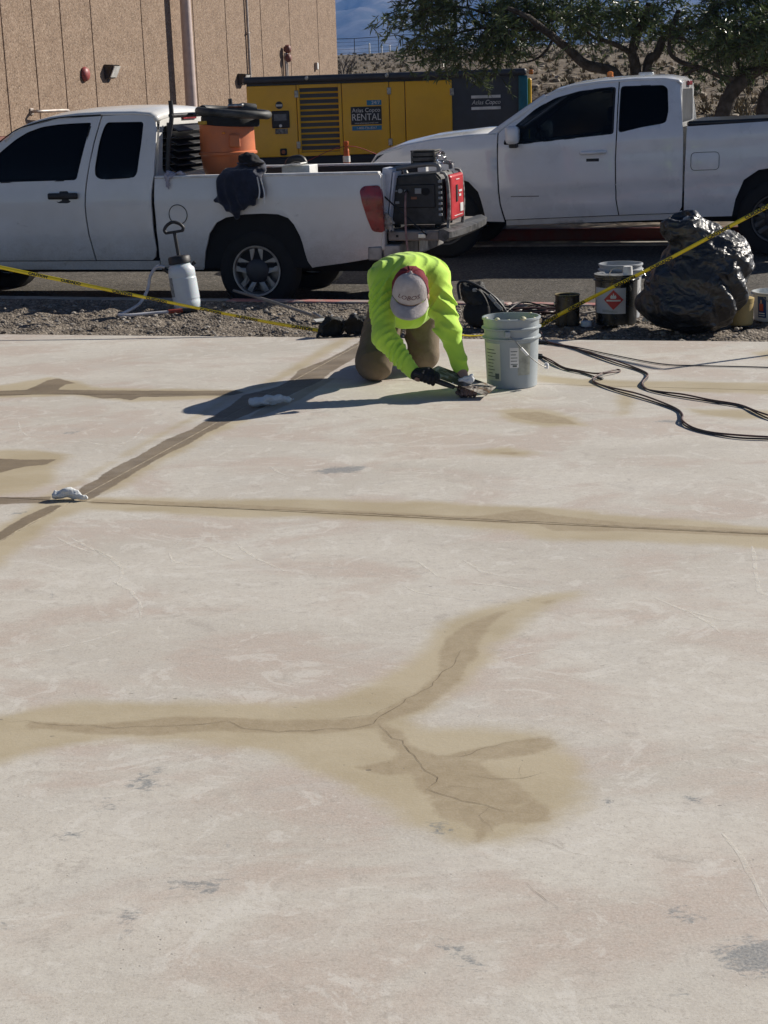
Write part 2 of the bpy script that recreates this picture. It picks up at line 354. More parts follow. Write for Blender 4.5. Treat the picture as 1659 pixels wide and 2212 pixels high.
MED=[[(-0.948,3.833),(-0.931,3.813),(-0.767,3.78),(-0.65,3.795),(-0.533,3.819),(-0.411,3.796),(-0.29,3.773),(-0.147,3.761),(-0.052,3.774),(0.008,3.849),(0.071,3.942),(0.136,4.072),(0.138,4.228),(0.164,4.344),(0.225,4.462),(0.315,4.562),(0.42,4.627),(0.364,4.557),(0.307,4.446),(0.261,4.275),(0.265,4.235),(0.247,4.161),(0.222,4.133),(0.199,4.003),(0.144,3.899),(0.091,3.806),(0.019,3.75),(-0.011,3.722),(0.029,3.679),(0.052,3.575),(0.115,3.506),(0.218,3.553),(0.348,3.611),(0.393,3.604),(0.407,3.56),(0.37,3.504),(0.257,3.473),(0.152,3.476),(0.175,3.407),(0.119,3.355),(0.077,3.384),(0.045,3.407),(-0.02,3.402),(-0.091,3.458),(0.003,3.496),(0.012,3.523),(-0.03,3.611),(-0.041,3.685),(-0.168,3.663),(-0.285,3.676),(-0.462,3.706),(-0.6,3.685),(-0.755,3.707),(-0.882,3.756),(-0.935,3.755)],
 [(0.059,3.322),(0.094,3.278),(0.155,3.244),(0.267,3.21),(0.313,3.266),(0.353,3.203),(0.348,3.141),(0.298,3.116),(0.234,3.132),(0.206,3.089),(0.183,3.048),(0.158,3.024),(0.17,3.114),(0.149,3.138),(0.091,3.183)],
 [(0.034,3.504),(0.152,3.481),(0.202,3.48),(0.229,3.403),(0.289,3.342),(0.322,3.253),(0.266,3.203),(0.155,3.235),(0.094,3.268),(0.053,3.305),(0.041,3.408)],
 [(-0.228,5.879),(-0.13,5.854),(0.345,5.707),(0.462,5.747),(0.551,5.785),(0.627,5.693),(0.887,5.545),(1.364,5.386),(1.478,5.342),(1.457,5.262),(1.34,5.29),(0.869,5.427),(0.601,5.46),(0.558,5.569),(0.43,5.592),(-0.129,5.772),(-0.324,5.834)],
 [(-1.19,6.176),(-0.958,6.122),(-0.561,6.004),(-0.273,5.903),(-0.085,5.831),(-0.085,5.76),(-0.271,5.837),(-0.556,5.94),(-0.946,6.036),(-1.174,6.085)],
 [(0.605,7.653),(0.788,7.655),(0.894,7.476),(0.943,7.301),(0.759,7.374),(0.648,7.517)],
 [(0.5,6.764),(0.567,6.784),(0.62,6.739),(0.551,6.698)],
 [(-0.319,8.792),(-0.486,8.306),(-0.637,7.887),(-0.661,7.718),(-0.582,7.796),(-0.416,8.19),(-0.238,8.816)],
 [(0.474,4.658),(0.559,4.687),(0.49,4.611)]]
BLUE=[[(-0.615,3.382),(-0.602,3.438),(-0.553,3.484),(-0.563,3.424),(-0.551,3.382),(-0.582,3.375)],
 [(-0.67,3.278),(-0.647,3.322),(-0.633,3.292),(-0.654,3.267)],
 [(-0.729,3.144),(-0.703,3.181),(-0.683,3.157),(-0.706,3.125)],
 [(-0.296,6.519),(-0.211,6.593),(-0.062,6.597),(-0.107,6.483),(-0.248,6.47)],
 [(0.081,3.159),(0.109,3.134),(0.127,3.091),(0.097,3.104)],
 [(0.576,2.576),(0.637,2.621),(0.726,2.632),(0.69,2.49),(0.612,2.51)],
 [(0.517,2.746),(0.538,2.739),(0.578,2.707),(0.565,2.693),(0.529,2.713)],
 [(0.07,2.654),(0.119,2.608),(0.158,2.548),(0.117,2.576)],
 [(-0.402,2.909),(-0.351,2.927),(-0.354,2.883),(-0.388,2.87),(-0.459,2.919)],
 [(1.287,7.322),(1.371,7.352),(1.435,7.32),(1.382,7.272)],
 [(-1.561,7.514),(-1.475,7.557),(-1.496,7.475)],
 [(-1.464,5.962),(-1.438,6.018),(-1.404,5.991)],
 [(0.472,3.225),(0.487,3.236),(0.503,3.22),(0.481,3.21)],
 [(0.652,3.235),(0.669,3.243),(0.68,3.209),(0.659,3.206)],
 [(0.477,2.449),(0.488,2.456),(0.493,2.446),(0.482,2.44)],
 [(-0.765,2.763),(-0.749,2.77),(-0.754,2.753)],
 [(-0.553,2.793),(-0.511,2.818),(-0.514,2.773),(-0.546,2.775)]]
CRACKS=[[(-0.991,3.812),(-0.942,3.817),(-0.827,3.779),(-0.703,3.75),(-0.644,3.755),(-0.526,3.75),(-0.455,3.757),(-0.42,3.763),(-0.357,3.712),(-0.285,3.682),(-0.227,3.686),(-0.099,3.699),(-0.052,3.725),(-0.035,3.773),(0.008,3.813),(0.045,3.881),(0.11,3.973),(0.172,4.109),(0.194,4.242)],
 [(-0.171,3.763),(-0.1,3.766),(-0.052,3.778),(0.008,3.845)],
 [(-0.035,3.724),(-0.018,3.668),(0.005,3.625),(0.03,3.606),(0.037,3.534),(0.069,3.464),(0.099,3.382),(0.08,3.321),(0.115,3.281),(0.156,3.254),(0.206,3.221),(0.264,3.184)],
 [(0.092,3.508),(0.17,3.496),(0.229,3.546),(0.311,3.582)],
 [(0.164,3.398),(0.227,3.372),(0.302,3.366),(0.358,3.393)],
 [(0.309,3.444),(0.3,3.372)],
 [(0.216,3.221),(0.192,3.176),(0.209,3.122),(0.211,3.089)],
 [(0.096,3.319),(0.149,3.328),(0.201,3.311)],
 [(0.612,5.64),(0.433,5.627),(0.249,5.694),(0.062,5.755),(-0.13,5.809)],
 [(0.273,3.063),(0.32,3.042),(0.373,2.992),(0.418,2.968)],
 [(0.656,2.891),(0.594,2.935),(0.541,2.959)],
 [(0.255,2.87),(0.282,2.811),(0.316,2.754)]]
SCR=[[(-1.159,5.588),(-1.087,5.483),(-0.987,5.348),(-0.919,5.236),(-0.865,5.216)],
 [(-1.833,7.821),(-1.775,7.605),(-1.719,7.483),(-1.629,7.441),(-1.573,7.516)],
 [(-1.434,7.328),(-1.31,7.202),(-1.22,7.199),(-1.173,7.341),(-1.169,7.565)],
 [(-0.76,5.444),(-0.734,5.52),(-0.656,5.537),(-0.559,5.531)],
 [(-0.764,5.337),(-0.734,5.23),(-0.68,5.194),(-0.62,5.173)],
 [(-0.681,5.435),(-0.625,5.397),(-0.563,5.283),(-0.516,5.219)],
 [(-0.535,5.448),(-0.501,5.351),(-0.451,5.241),(-0.368,5.116),(-0.341,5.071)],
 [(-0.486,6.638),(-0.45,6.543),(-0.404,6.448)],
 [(-0.783,7.226),(-0.73,7.139)],
 [(-1.08,4.315),(-0.976,4.368),(-0.867,4.446),(-0.774,4.564)],
 [(-0.919,5.03),(-0.84,4.92),(-0.792,4.793),(-0.762,4.629)],
 [(-1.039,5.421),(-0.971,5.309),(-0.909,5.189),(-0.892,5.08),(-0.897,4.992)],
 [(0.317,4.15),(0.379,4.19),(0.488,4.225)],
 [(0.828,4.667),(0.892,4.546),(0.97,4.45),(1.042,4.4)],
 [(0.903,4.531),(0.948,4.41),(0.966,4.305)],
 [(0.264,4.884),(0.394,4.82),(0.503,4.726)],
 [(0.053,4.872),(0.096,4.794),(0.182,4.737)],
 [(0.696,3.053),(0.711,2.947),(0.712,2.791),(0.713,2.701)],
 [(1.261,5.188),(1.163,4.678),(1.224,4.578)],
 [(0.059,5.188),(0.113,5.127),(0.169,4.961)],
 [(0.263,5.137),(0.317,4.996),(0.402,4.919)],
 [(-1.216,5.608),(-1.134,5.487),(-1.039,5.374)]]
CORDS=[[(1.06,10.203),(1.053,9.811),(1.114,9.686),(1.189,9.56),(1.266,9.297),(1.377,8.943),(1.45,8.74),(1.475,8.585),(1.454,8.443),(1.395,8.258),(1.396,8.122),(1.453,8.007),(1.544,7.888),(1.655,7.744),(1.767,7.628),(1.807,7.413),(1.855,7.25)],
 [(1.049,9.774),(1.127,9.698),(1.209,9.534),(1.271,9.248),(1.369,8.887),(1.438,8.7),(1.467,8.569),(1.455,8.431),(1.404,8.272),(1.402,8.1),(1.462,7.954),(1.537,7.849),(1.647,7.707),(1.769,7.557),(1.799,7.378),(1.841,7.196)],
 [(0.968,9.256),(1,9.07),(1.048,8.844),(1.127,8.73),(1.187,8.599),(1.263,8.596),(1.341,8.676),(1.329,8.727),(1.232,8.59),(1.164,8.452),(1.159,8.357),(1.212,8.183),(1.32,7.949),(1.404,7.735),(1.451,7.565),(1.443,7.384),(1.416,7.258),(1.439,7.119),(1.5,7.003),(1.6,6.891),(1.75,6.829)],
 [(0.966,9.236),(1.004,9.017),(1.042,8.796),(1.125,8.634),(1.182,8.524),(1.264,8.468),(1.245,8.437),(1.194,8.469),(1.166,8.395),(1.207,8.146),(1.31,7.889),(1.393,7.669),(1.439,7.53),(1.437,7.385),(1.406,7.216),(1.427,7.079),(1.492,6.964),(1.593,6.861),(1.744,6.807)],
 [(1.036,9.815),(1.196,9.609),(1.373,9.274),(1.61,8.883),(1.82,8.779),(2.2,8.635)]]
LIMB_L1=[(3.22,21.3,1.65),(2.8,21.3,1.83),(2.56,21.3,2.03),(2.36,21.3,2.17),(2.19,21.3,2.3),(2.03,21.3,2.42),(1.76,21.3,2.54)]
LIMB_L1b=[(2.19,21.3,2.3),(1.82,21.3,2.33),(1.49,21.3,2.33),(1.22,21.3,2.29),(1.01,21.3,2.21)]
LIMB_L1c=[(1.49,21.3,2.33),(1.35,21.3,2.46),(1.29,21.3,2.62)]
LIMB_L1d=[(2.03,21.3,2.42),(1.62,21.3,2.48),(1.22,21.3,2.59),(0.72,21.3,2.58)]
LIMB_C1=[(3.48,21.3,1.68),(3.44,21.3,1.97),(3.51,21.3,2.2),(3.59,21.3,2.36),(3.64,21.3,2.58)]
LIMB_C2=[(3.61,21.3,1.68),(3.75,21.3,1.93),(3.84,21.3,2.12),(3.94,21.3,2.25),(4.04,21.3,2.47)]
LIMB_C2b=[(3.94,21.3,2.23),(4.31,21.3,2.27),(4.65,21.3,2.35)]
LIMB_C1b=[(3.41,21.3,1.96),(3.14,21.3,2.1),(2.9,21.3,2.17),(2.73,21.3,2.32)]
LIMB_low=[(2.39,21.3,2.14),(2.29,21.3,2.01),(2.16,21.3,1.92),(1.95,21.3,1.88),(1.75,21.3,1.9)]
LIMB_R1=[(4.49,20.6,1.19),(4.71,20.6,1.57),(5.03,20.6,1.76),(5.48,20.6,1.98)]
LIMB_R1b=[(4.69,20.6,1.58),(4.45,20.6,1.62),(4.18,20.6,1.74),(3.95,20.6,1.82),(3.81,20.6,1.93),(3.79,20.6,2.1),(3.88,20.6,2.12),(4.01,20.6,2.09),(4.15,20.6,1.96)]
LIMB_R1c=[(4.18,20.6,1.75),(3.99,20.6,1.65)]
LIMB_R2=[(4.98,20.6,1.21),(5.14,20.6,1.49),(5.36,20.6,1.89)]
LIMB_R1d=[(4.71,20.6,1.57),(4.64,20.6,1.85),(4.44,20.6,2.08),(4.3,20.6,2.21)]
CLUMPS=[(0.62,21.3,2.58,0.39,0.14),(0.45,21.3,2.42,0.21,0.16),(0.95,21.3,2.5,0.32,0.21),(0.61,21.3,2.26,0.21,0.14),(1.05,21.3,2.15,0.39,0.21),(0.94,21.3,1.96,0.25,0.12),(1.49,21.3,2.36,0.46,0.28),(1.96,21.3,2.47,0.5,0.28),(1.62,21.3,2.06,0.21,0.14),(1.56,21.3,1.71,0.11,0.16),(1.82,21.3,2.19,0.28,0.18),(2.46,21.3,2.49,0.64,0.25),(2.97,21.3,2.47,0.53,0.21),(2.63,21.3,2.23,0.21,0.11),(3.64,21.3,2.48,0.53,0.18),(3.24,21.3,2.27,0.35,0.11),(4.14,21.3,2.47,0.64,0.21),(4.66,20.6,2.26,0.46,0.35),(4.5,20.6,1.95,0.32,0.21),(4.83,20.6,1.94,0.28,0.25),(4.34,20.6,1.8,0.21,0.14),(4.24,20.6,2.15,0.21,0.14),(5.02,20.6,2.16,0.35,0.35),(3.81,21.3,2.32,0.28,0.14),(1.22,21.3,2.62,0.43,0.14),(5.14,20.6,2.4,0.43,0.21)]
# ---------------------------------------------------------------- concrete pad
def concrete_mat():
    m, t, b = nodes('patched concrete'); co = objco(t)
    st = objco(t, (1.0, 1.5, 1), R(16))
    big = tnoise(t, .9, 4, .55, st, .4).outputs[0]; mid = tnoise(t, 3.2, 5, .6, st, .6).outputs[0]; pk = tnoise(t, 1.35, 5, .62, objco(t, (1, 1.5, 1), R(-25)), .5).outputs[0]
    fine = tnoise(t, 160, 3, .7, co).outputs[0]; med = tnoise(t, 28, 5, .65, co).outputs[0]
    streak = tnoise(t, 7, 5, .65, objco(t, (1, 2.6, 1), R(14)), 1.2).outputs[0]
    gr0 = tnoise(t, 45, 4, .75, co).outputs[0]
    c = mixc(t, mrange(t, big, .35, .65), (.49, .455, .395), (.60, .568, .503))
    c = mixc(t, mrange(t, pk, .46, .60, 0, .78), c, (.465, .375, .315))
    c = mixc(t, mrange(t, mid, .50, .70, 0, .5), c, (.51, .49, .445))
    c = mixc(t, mrange(t, streak, .50, .75, 0, .35), c, (.66, .63, .57))
    c = mixc(t, mrange(t, med, .35, .7, 0, .42), c, (.44, .40, .35))
    sw = tnoise(t, 3.4, 8, .74, co, 2.8).outputs[0]; c = mixc(t, mrange(t, sw, .54, .60, 0, .5), c, (.66, .635, .58)); sw2 = tnoise(t, 5.5, 7, .75, objco(t, (1, 1.4, 1), R(40)), 1.8).outputs[0]; c = mixc(t, mrange(t, sw2, .55, .68, 0, .6), c, (.36, .325, .285))
    ds = tnoise(t, 2.1, 6, .8, objco(t, (1.3, 1, 1), R(70)), 1.0).outputs[0]; c = mixc(t, mth(t, 'MULTIPLY', mrange(t, ds, .64, .72, 0, .8), mrange(t, gr0, .4, .6)), c, (.24, .245, .25))
    def att(n): a = N(t, 'ShaderNodeAttribute'); a.attribute_name = n; return a.outputs['Fac']
    n1 = tnoise(t, 3.5, 6, .65, st, .3).outputs[0]; n2 = tnoise(t, 9, 5, .6, co).outputs[0]
    def sd(n, nz, amp): return mth(t, 'ADD', att(n), mth(t, 'MULTIPLY', mth(t, 'SUBTRACT', nz, .5), amp))
    ha = mrange(t, sd('halo', n1, .14), -.045, .045, 0, .92)
    hc = mixc(t, mrange(t, tnoise(t, 2.2, 4, .6, st).outputs[0], .35, .65), (.40, .33, .205), (.465, .395, .265))
    c = mixc(t, ha, c, hc)
    rag = tnoise(t, 34, 5, .7, co, .6).outputs[0]
    me_ = mth(t, 'MULTIPLY', mrange(t, mth(t, 'ADD', sd('med', n1, .025), mth(t, 'MULTIPLY', mth(t, 'SUBTRACT', rag, .5), .03)), -.006, .016, 0, .78), mrange(t, tnoise(t, 6, 5, .6, co, .5).outputs[0], .3, .7, .8, 1))
    c = mixc(t, me_, c, mixc(t, mrange(t, med, .35, .65), (.285, .218, .128), (.345, .272, .172)))
    stg = mth(t, 'MULTIPLY', mrange(t, mth(t, 'ADD', sd('strong', n2, .03), mth(t, 'MULTIPLY', mth(t, 'SUBTRACT', rag, .5), .025)), -.002, .008, 0, .95), mrange(t, tnoise(t, 5, 5, .6, st, .5).outputs[0], .3, .7, .88, 1))
    c = mixc(t, stg, c, mixc(t, mrange(t, n1, .35, .65), (.125, .09, .052), (.185, .138, .084)))
    bl = mrange(t, sd('blue', tnoise(t, 30, 6, .75, objco(t, (1, 1.8, 1), R(20)), .6).outputs[0], .20), -.01, .02, 0, .8)
    c = mixc(t, bl, c, (.15, .17, .185))
    vo = N(t, 'ShaderNodeTexVoronoi'); vo.inputs['Scale'].default_value = 7; vo.inputs['Randomness'].default_value = 1; t.links.new(objco(t, (1, 1.6, 1)), vo.inputs['Vector'])
    sp = mth(t, 'MULTIPLY', mrange(t, vo.outputs['Distance'], .035, .06, 1, 0), mrange(t, mid, .5, .6))
    c = mixc(t, mth(t, 'MULTIPLY', sp, .7), c, (.14, .12, .10))
    vo2 = N(t, 'ShaderNodeTexVoronoi'); vo2.inputs['Scale'].default_value = 30; t.links.new(co, vo2.inputs['Vector'])
    sp2 = mth(t, 'MULTIPLY', mrange(t, vo2.outputs['Distance'], .05, .10, 1, 0), mrange(t, n1, .5, .62))
    c = mixc(t, mth(t, 'MULTIPLY', sp2, .5), c, (.2, .18, .15))
    wet = mth(t, 'SUBTRACT', 1, mth(t, 'MULTIPLY', mth(t, 'MAXIMUM', mth(t, 'MAXIMUM', ha, me_), stg), .78), True)
    c = mixc(t, mth(t, 'MULTIPLY', mrange(t, fine, .35, .7, 0, .38), wet), c, (.70, .66, .59))
    gr = tnoise(t, 75, 3, .8, co).outputs[0]; c = mixc(t, mth(t, 'MULTIPLY', mrange(t, gr, .52, .68, 0, .42), wet), c, (.33, .295, .25)); pits = tnoise(t, 240, 2, .7, co).outputs[0]; c = mixc(t, mth(t, 'MULTIPLY', mrange(t, pits, .60, .70, 0, .5), wet), c, (.26, .23, .19))
    t.links.new(c, b.inputs['Base Color']); b.inputs['Roughness'].default_value = .62; b.inputs['Specular IOR Level'].default_value = .45
    hgt = mth(t, 'ADD', mth(t, 'MULTIPLY', fine, .25), mth(t, 'ADD', mth(t, 'MULTIPLY', med, .6), mth(t, 'MULTIPLY', streak, .5)))
    hgt = mth(t, 'SUBTRACT', hgt, mth(t, 'MULTIPLY', mth(t, 'ADD', sp, sp2), .6))
    bb = N(t, 'ShaderNodeBump'); bb.inputs['Strength'].default_value = .35; bb.inputs['Distance'].default_value = .004
    t.links.new(hgt, bb.inputs['Height']); t.links.new(bb.outputs[0], b.inputs['Normal']); return m
CONC = concrete_mat()
def sdf_polys(P, polys):
    out = np.full(len(P), -1.0)
    for L in polys:
        L = np.array(L); lo = L.min(0)-.3; hi = L.max(0)+.3
        m = np.all((P > lo) & (P < hi), 1)
        if not m.any(): continue
        Q = P[m]; d = np.full(len(Q), 9.0); ins = np.zeros(len(Q), bool); A = L; Bq = np.roll(L, -1, 0)
        for a, b in zip(A, Bq):
            e = b-a; w = Q-a; tt = np.clip((w@e)/max(e@e, 1e-12), 0, 1); d = np.minimum(d, np.hypot(*(w-tt[:, None]*e).T))
            c = (a[1] > Q[:, 1]) != (b[1] > Q[:, 1])
            with np.errstate(divide='ignore', invalid='ignore'): ins ^= c & (Q[:, 0] < (b[0]-a[0])*(Q[:, 1]-a[1])/(b[1]-a[1])+a[0])
        out[m] = np.maximum(out[m], np.where(ins, d, -d))
    return out
def isect(l1, l2):
    (x1, y1), (x2, y2) = l1; (x3, y3), (x4, y4) = l2; d = (x1-x2)*(y3-y4)-(y1-y2)*(x3-x4)
    a = x1*y2-y1*x2; c = x3*y4-y3*x4; return np.array([(a*(x3-x4)-(x1-x2)*c)/d, (a*(y3-y4)-(y1-y2)*c)/d])
LA = ((-1.415, 5.582), (-.111, 10.055)); LE = ((-2.656, 11.035), (2.39, 9.586)); LC = ((-1.186, 6.124), (1.349, 5.325))
LBL = ((-2.11, 8.635), (-.754, 8.404)); LBR = ((.875, 8.397), (2.005, 8.01)); LL = ((-4.6, 0), (-4.6, 1)); LR = ((4.6, 0), (4.6, 1)); LN = ((0, -1.5), (1, -1.5))
pad = obj('concrete_pad', (lambda bm: (bm.faces.new([bm.verts.new((x, y, -.006)) for x, y in (isect(LL, LE), isect(LL, LN), isect(LR, LN), isect(LR, LE))]), bm)[1])(B()), pm('joint grit', (.12, .10, .08), .9), kind='structure')
def slab(bot, top, left, right):
    c = [isect(bot, left), isect(bot, right), isect(top, right), isect(top, left)]; ce = sum(c)/4; g = .0035
    q = []
    for i in range(4):
        u = c[i-1]-c[i]; v = c[(i+1) % 4]-c[i]; q.append(c[i]+g*(u/np.linalg.norm(u)+v/np.linalg.norm(v)))
    w = max(np.linalg.norm(q[1]-q[0]), np.linalg.norm(q[2]-q[3])); ys = [min(q[0][1], q[1][1]), max(q[2][1], q[3][1])]
    us = np.linspace(0, 1, int(w/.028)+1)
    L = ys[1]-ys[0]; v = [0.0]
    while v[-1] < 1:
        y = ys[0]+v[-1]*L; v.append(v[-1]+(.35 if y < 1.5 else .02 if y < 4.5 else .03)/L)
    vs = np.array(v); vs /= vs[-1]
    Ug, Vg = np.meshgrid(us, vs); P = (q[0]*((1-Ug)*(1-Vg))[..., None]+q[1]*(Ug*(1-Vg))[..., None]+q[2]*(Ug*Vg)[..., None]+q[3]*((1-Ug)*Vg)[..., None])
    n, mm = Ug.shape; P = P.reshape(-1, 2); idx = np.arange(n*mm).reshape(n, mm)
    F = np.stack([idx[:-1, :-1], idx[:-1, 1:], idx[1:, 1:], idx[1:, :-1]], -1).reshape(-1, 4).tolist()
    per = np.concatenate([idx[0, :], idx[1:, -1], idx[-1, -2::-1], idx[-2:0:-1, 0]]); k = n*mm
    V3 = np.c_[P, np.zeros(len(P))]; low = np.c_[P[per], np.full(len(per), -.12)]; V3 = np.r_[V3, low]
    F += [[int(per[i]), k+i, k+(i+1) % len(per), int(per[(i+1) % len(per)])] for i in range(len(per))]
    me = bpy.data.meshes.new('slab_panel'); me.from_pydata(V3.tolist(), [], F); me.update()
    P2 = V3[:, :2]
    for nm, pl in (('halo', HALO), ('strong', STRONG), ('med', MED), ('blue', BLUE)):
        a = me.attributes.new(nm, 'FLOAT', 'POINT'); a.data.foreach_set('value', sdf_polys(P2, pl).astype(np.float32))
    return link('slab_panel', me, CONC, pad)
for bt in ((LC, LBR), (LBR, LE), (LN, LC)): slab(bt[0], bt[1], LA, LR)
for bt in ((LC, LBL), (LBL, LE), (LN, LC)): slab(bt[0], bt[1], LL, LA)
def ribbon(bm, pts, w, z, jit=0, step=.02, taper=True):
    P = [Vector((p[0], p[1])) for p in pts]; Q = []
    for a, b in zip(P, P[1:]):
        n = max(1, int((b-a).length/step)); Q += [a+(b-a)*k/n for k in range(n)]
    Q.append(P[-1]); prev = None; off = 0
    for i, p in enumerate(Q):
        t = (Q[min(i+1, len(Q)-1)]-Q[max(i-1, 0)]).normalized(); nrm = Vector((-t.y, t.x)); off = off*.6+random.uniform(-jit, jit)
        ww = w*random.uniform(.5, 1.3)*(min(1, .25+min(i, len(Q)-1-i)/4) if taper else 1)/2; c = p+nrm*off
        cur = (bm.verts.new((*(c+nrm*ww), z)), bm.verts.new((*(c-nrm*ww), z)))
        if prev: bm.faces.new((prev[0], prev[1], cur[1], cur[0]))
        prev = cur
    return bm
CRACKM = pm('crack brown', (.12, .09, .06), .95)  # dark brown colour of the crack lines
for i, c in enumerate(CRACKS): obj('crack', ribbon(B(), c, (.0011 if i in (0, 2, 8) else .0008), .0012, .006), CRACKM, pad)
obj('crack', ribbon(B(), [(-1.186, 6.121), (-.782, 6.0), (-.231, 5.845), (.296, 5.68), (.63, 5.57), (1.349, 5.335), (2.4, 5.0)], .0035, .0013, .004), CRACKM, pad)
def scuff_mat():
    m, t, b = nodes('pale scuff'); b.inputs['Base Color'].default_value = (.78, .75, .68, 1); b.inputs['Roughness'].default_value = .9
    n = tnoise(t, 26, 4, .6, objco(t)).outputs[0]; t.links.new(mrange(t, n, .32, .6, .05, .6), b.inputs['Alpha']); return m
SCUFF = scuff_mat()
for c in SCR: obj('scuff_mark', ribbon(B(), c, .013, .0006, .0015, .03), SCUFF, pad)
obj('joint_sealant', ribbon(B(), [(-1.9, 3.92), (-1.27, 6.08), (-.7, 8.035), (-.111, 10.055), (-.06, 10.2)], .010, -.0008, .0012, .03, False), pm('pale sealant', (.36, .31, .23), .85, vs=30, var=.3), pad)
# ---------------------------------------------------------------- ground, road, kerbs
def grit_mat(name, c1, c2, sc, bump, bd, speck=(.45, .43, .4)):
    m, t, b = nodes(name); co = objco(t)
    n = tnoise(t, 2.2, 6, .65, co, .4).outputs[0]; v = N(t, 'ShaderNodeTexVoronoi'); v.inputs['Scale'].default_value = sc; t.links.new(co, v.inputs['Vector'])
    c = mixc(t, mrange(t, n, .3, .7), c1, c2); hs = N(t, 'ShaderNodeSeparateColor'); t.links.new(v.outputs['Color'], hs.inputs[0])
    c = mixc(t, mth(t, 'MULTIPLY', mth(t, 'POWER', hs.outputs[0], 3), .75), c, speck); c = mixc(t, mth(t, 'MULTIPLY', mth(t, 'POWER', hs.outputs[1], 3), .6), c, tuple(x*.3 for x in c1))
    t.links.new(c, b.inputs['Base Color']); b.inputs['Roughness'].default_value = .9; b.inputs['Specular IOR Level'].default_value = .25
    h = mth(t, 'ADD', mth(t, 'MULTIPLY', v.outputs['Distance'], -1), mth(t, 'MULTIPLY', tnoise(t, sc*.35, 4, .6, co).outputs[0], 1.5))
    bb = N(t, 'ShaderNodeBump'); bb.inputs['Strength'].default_value = bump; bb.inputs['Distance'].default_value = bd
    t.links.new(h, bb.inputs['Height']); t.links.new(bb.outputs[0], b.inputs['Normal']); return m
ASPH = grit_mat('old road asphalt', (.07, .063, .054), (.10, .09, .076), 60, .5, .01, (.24, .22, .19))
DIRT = grit_mat('broken asphalt and grit', (.125, .104, .083), (.195, .163, .130), 50, .8, .014, (.42, .37, .31))
def sheet(name, pts, mat, **kw):
    bm = B(); bm.faces.new([bm.verts.new(p) for p in pts]); return obj(name, bm, mat, **kw)
sheet('ground', [(-2600, -300, -.6), (2600, -300, -.6), (2600, 4300, -.6), (-2600, 4300, -.6)], DIRT, kind='structure')
K0, KD = np.array([-3.217, 13.492]), np.array([4.857, -1.74])/np.hypot(4.857, 1.74)      # near kerb line
KN = np.array([-KD[1], KD[0]])
def kp(s, o): p = K0+KD*s+KN*o; return (float(p[0]), float(p[1]))
def near_pt(x): return 10.268-.2872*x
bm = B(); nx, ny = 420, 46
G = []
for i in range(nx):
    s = -9+18*i/(nx-1); a = np.array(kp(s, .01)); x = a[0]; e = np.array([x, near_pt(x)-.02]); row = []
    for j in range(ny):
        p = e+(a-e)*j/(ny-1); q = Vector((p[0]*5, p[1]*5, 0)); k = min(1, (ny-1-j)/3, j/2+.3)
        z = -.05+(noise.turbulence(q, 4, False)-.5)*.045*k+(noise.noise(q*6))*.009*k
        row.append(bm.verts.new((p[0], p[1], z if j < ny-1 else -.036)))
    G.append(row)
for a, b in zip(G, G[1:]):
    for j in range(ny-1): bm.faces.new((a[j], b[j], b[j+1], a[j+1]))
obj('dirt_verge', bm, DIRT, kind='structure')
bm = B()
for (o0, z0), (o1, z1) in zip(((.10, -.235), (4.5, -.16), (6.6, -.15)), ((4.5, -.16), (6.6, -.15), (8, -.15))):
    v = [bm.verts.new((*kp(s, o), z)) for s, o, z in ((-70, o0, z0), (70, o0, z0), (70, o1, z1), (-70, o1, z1))]; bm.faces.new(v)
bmesh.ops.remove_doubles(bm, verts=bm.verts, dist=.001)
obj('road', bm, ASPH, kind='structure')
REDK = pm('faded red kerb paint', (.40, .17, .15), .8, c2=(.33, .28, .25), vs=5, thr=(.38, .55), bump=.3, bs=50)
REDK2 = pm('red kerb paint', (.21, .045, .035), .8, c2=(.16, .07, .055), vs=4, bump=.3, bs=50)
GKERB = pm('grey kerb concrete', (.30, .28, .25), .85, var=.2, vs=7, bump=.4, bs=60)
kerb = None
bm = B()
def kerb_run(bm, s0, s1, o0, o1, z0, z1, n):
    L = (s1-s0)/n
    for i in range(n):
        m4 = Matrix(((KD[0], KN[0], 0, K0[0]), (KD[1], KN[1], 0, K0[1]), (0, 0, 1, 0), (0, 0, 0, 1)))
        box(bm, s0+i*L+.006, s0+(i+1)*L-.006, o0, o1, z0, z1, .018, m4)
    return bm
kerb = obj('near_kerb', kerb_run(B(), -11.8, 2.1, 0, .15, -.28, -.032, 5), GKERB, kind='structure')
obj('painted_kerb', kerb_run(B(), 2.1, 14, 0, .15, -.28, -.030, 5), REDK, kerb)
A15 = R(15.7); FU = Vector((math.cos(A15), -math.sin(A15), 0)); FN = Vector((math.sin(A15), math.cos(A15), 0))
def fp(u, c, z): # street frame: u along, c = depth where x=0
    p = FU*u+FN*(c*math.cos(A15)); return (p.x, p.y, z)
m4 = Matrix(((FU.x, FN.x, 0, 0), (FU.y, FN.y, 0, 0), (0, 0, 1, 0), (0, 0, 0, 1)))
fc = 18.72*math.cos(A15)
bm = B()
for i in range(12): box(bm, -24+i*4+.008, -24+(i+1)*4-.008, fc, fc+.16, -.3, .0, .02, m4)
obj('far_kerb', bm, REDK2, kind='structure')
bm = B(); box(bm, -40, 40, fc-.45, fc-.004, -.3, -.132, .0, m4); obj('gutter_pan', bm, GKERB, kind='structure')
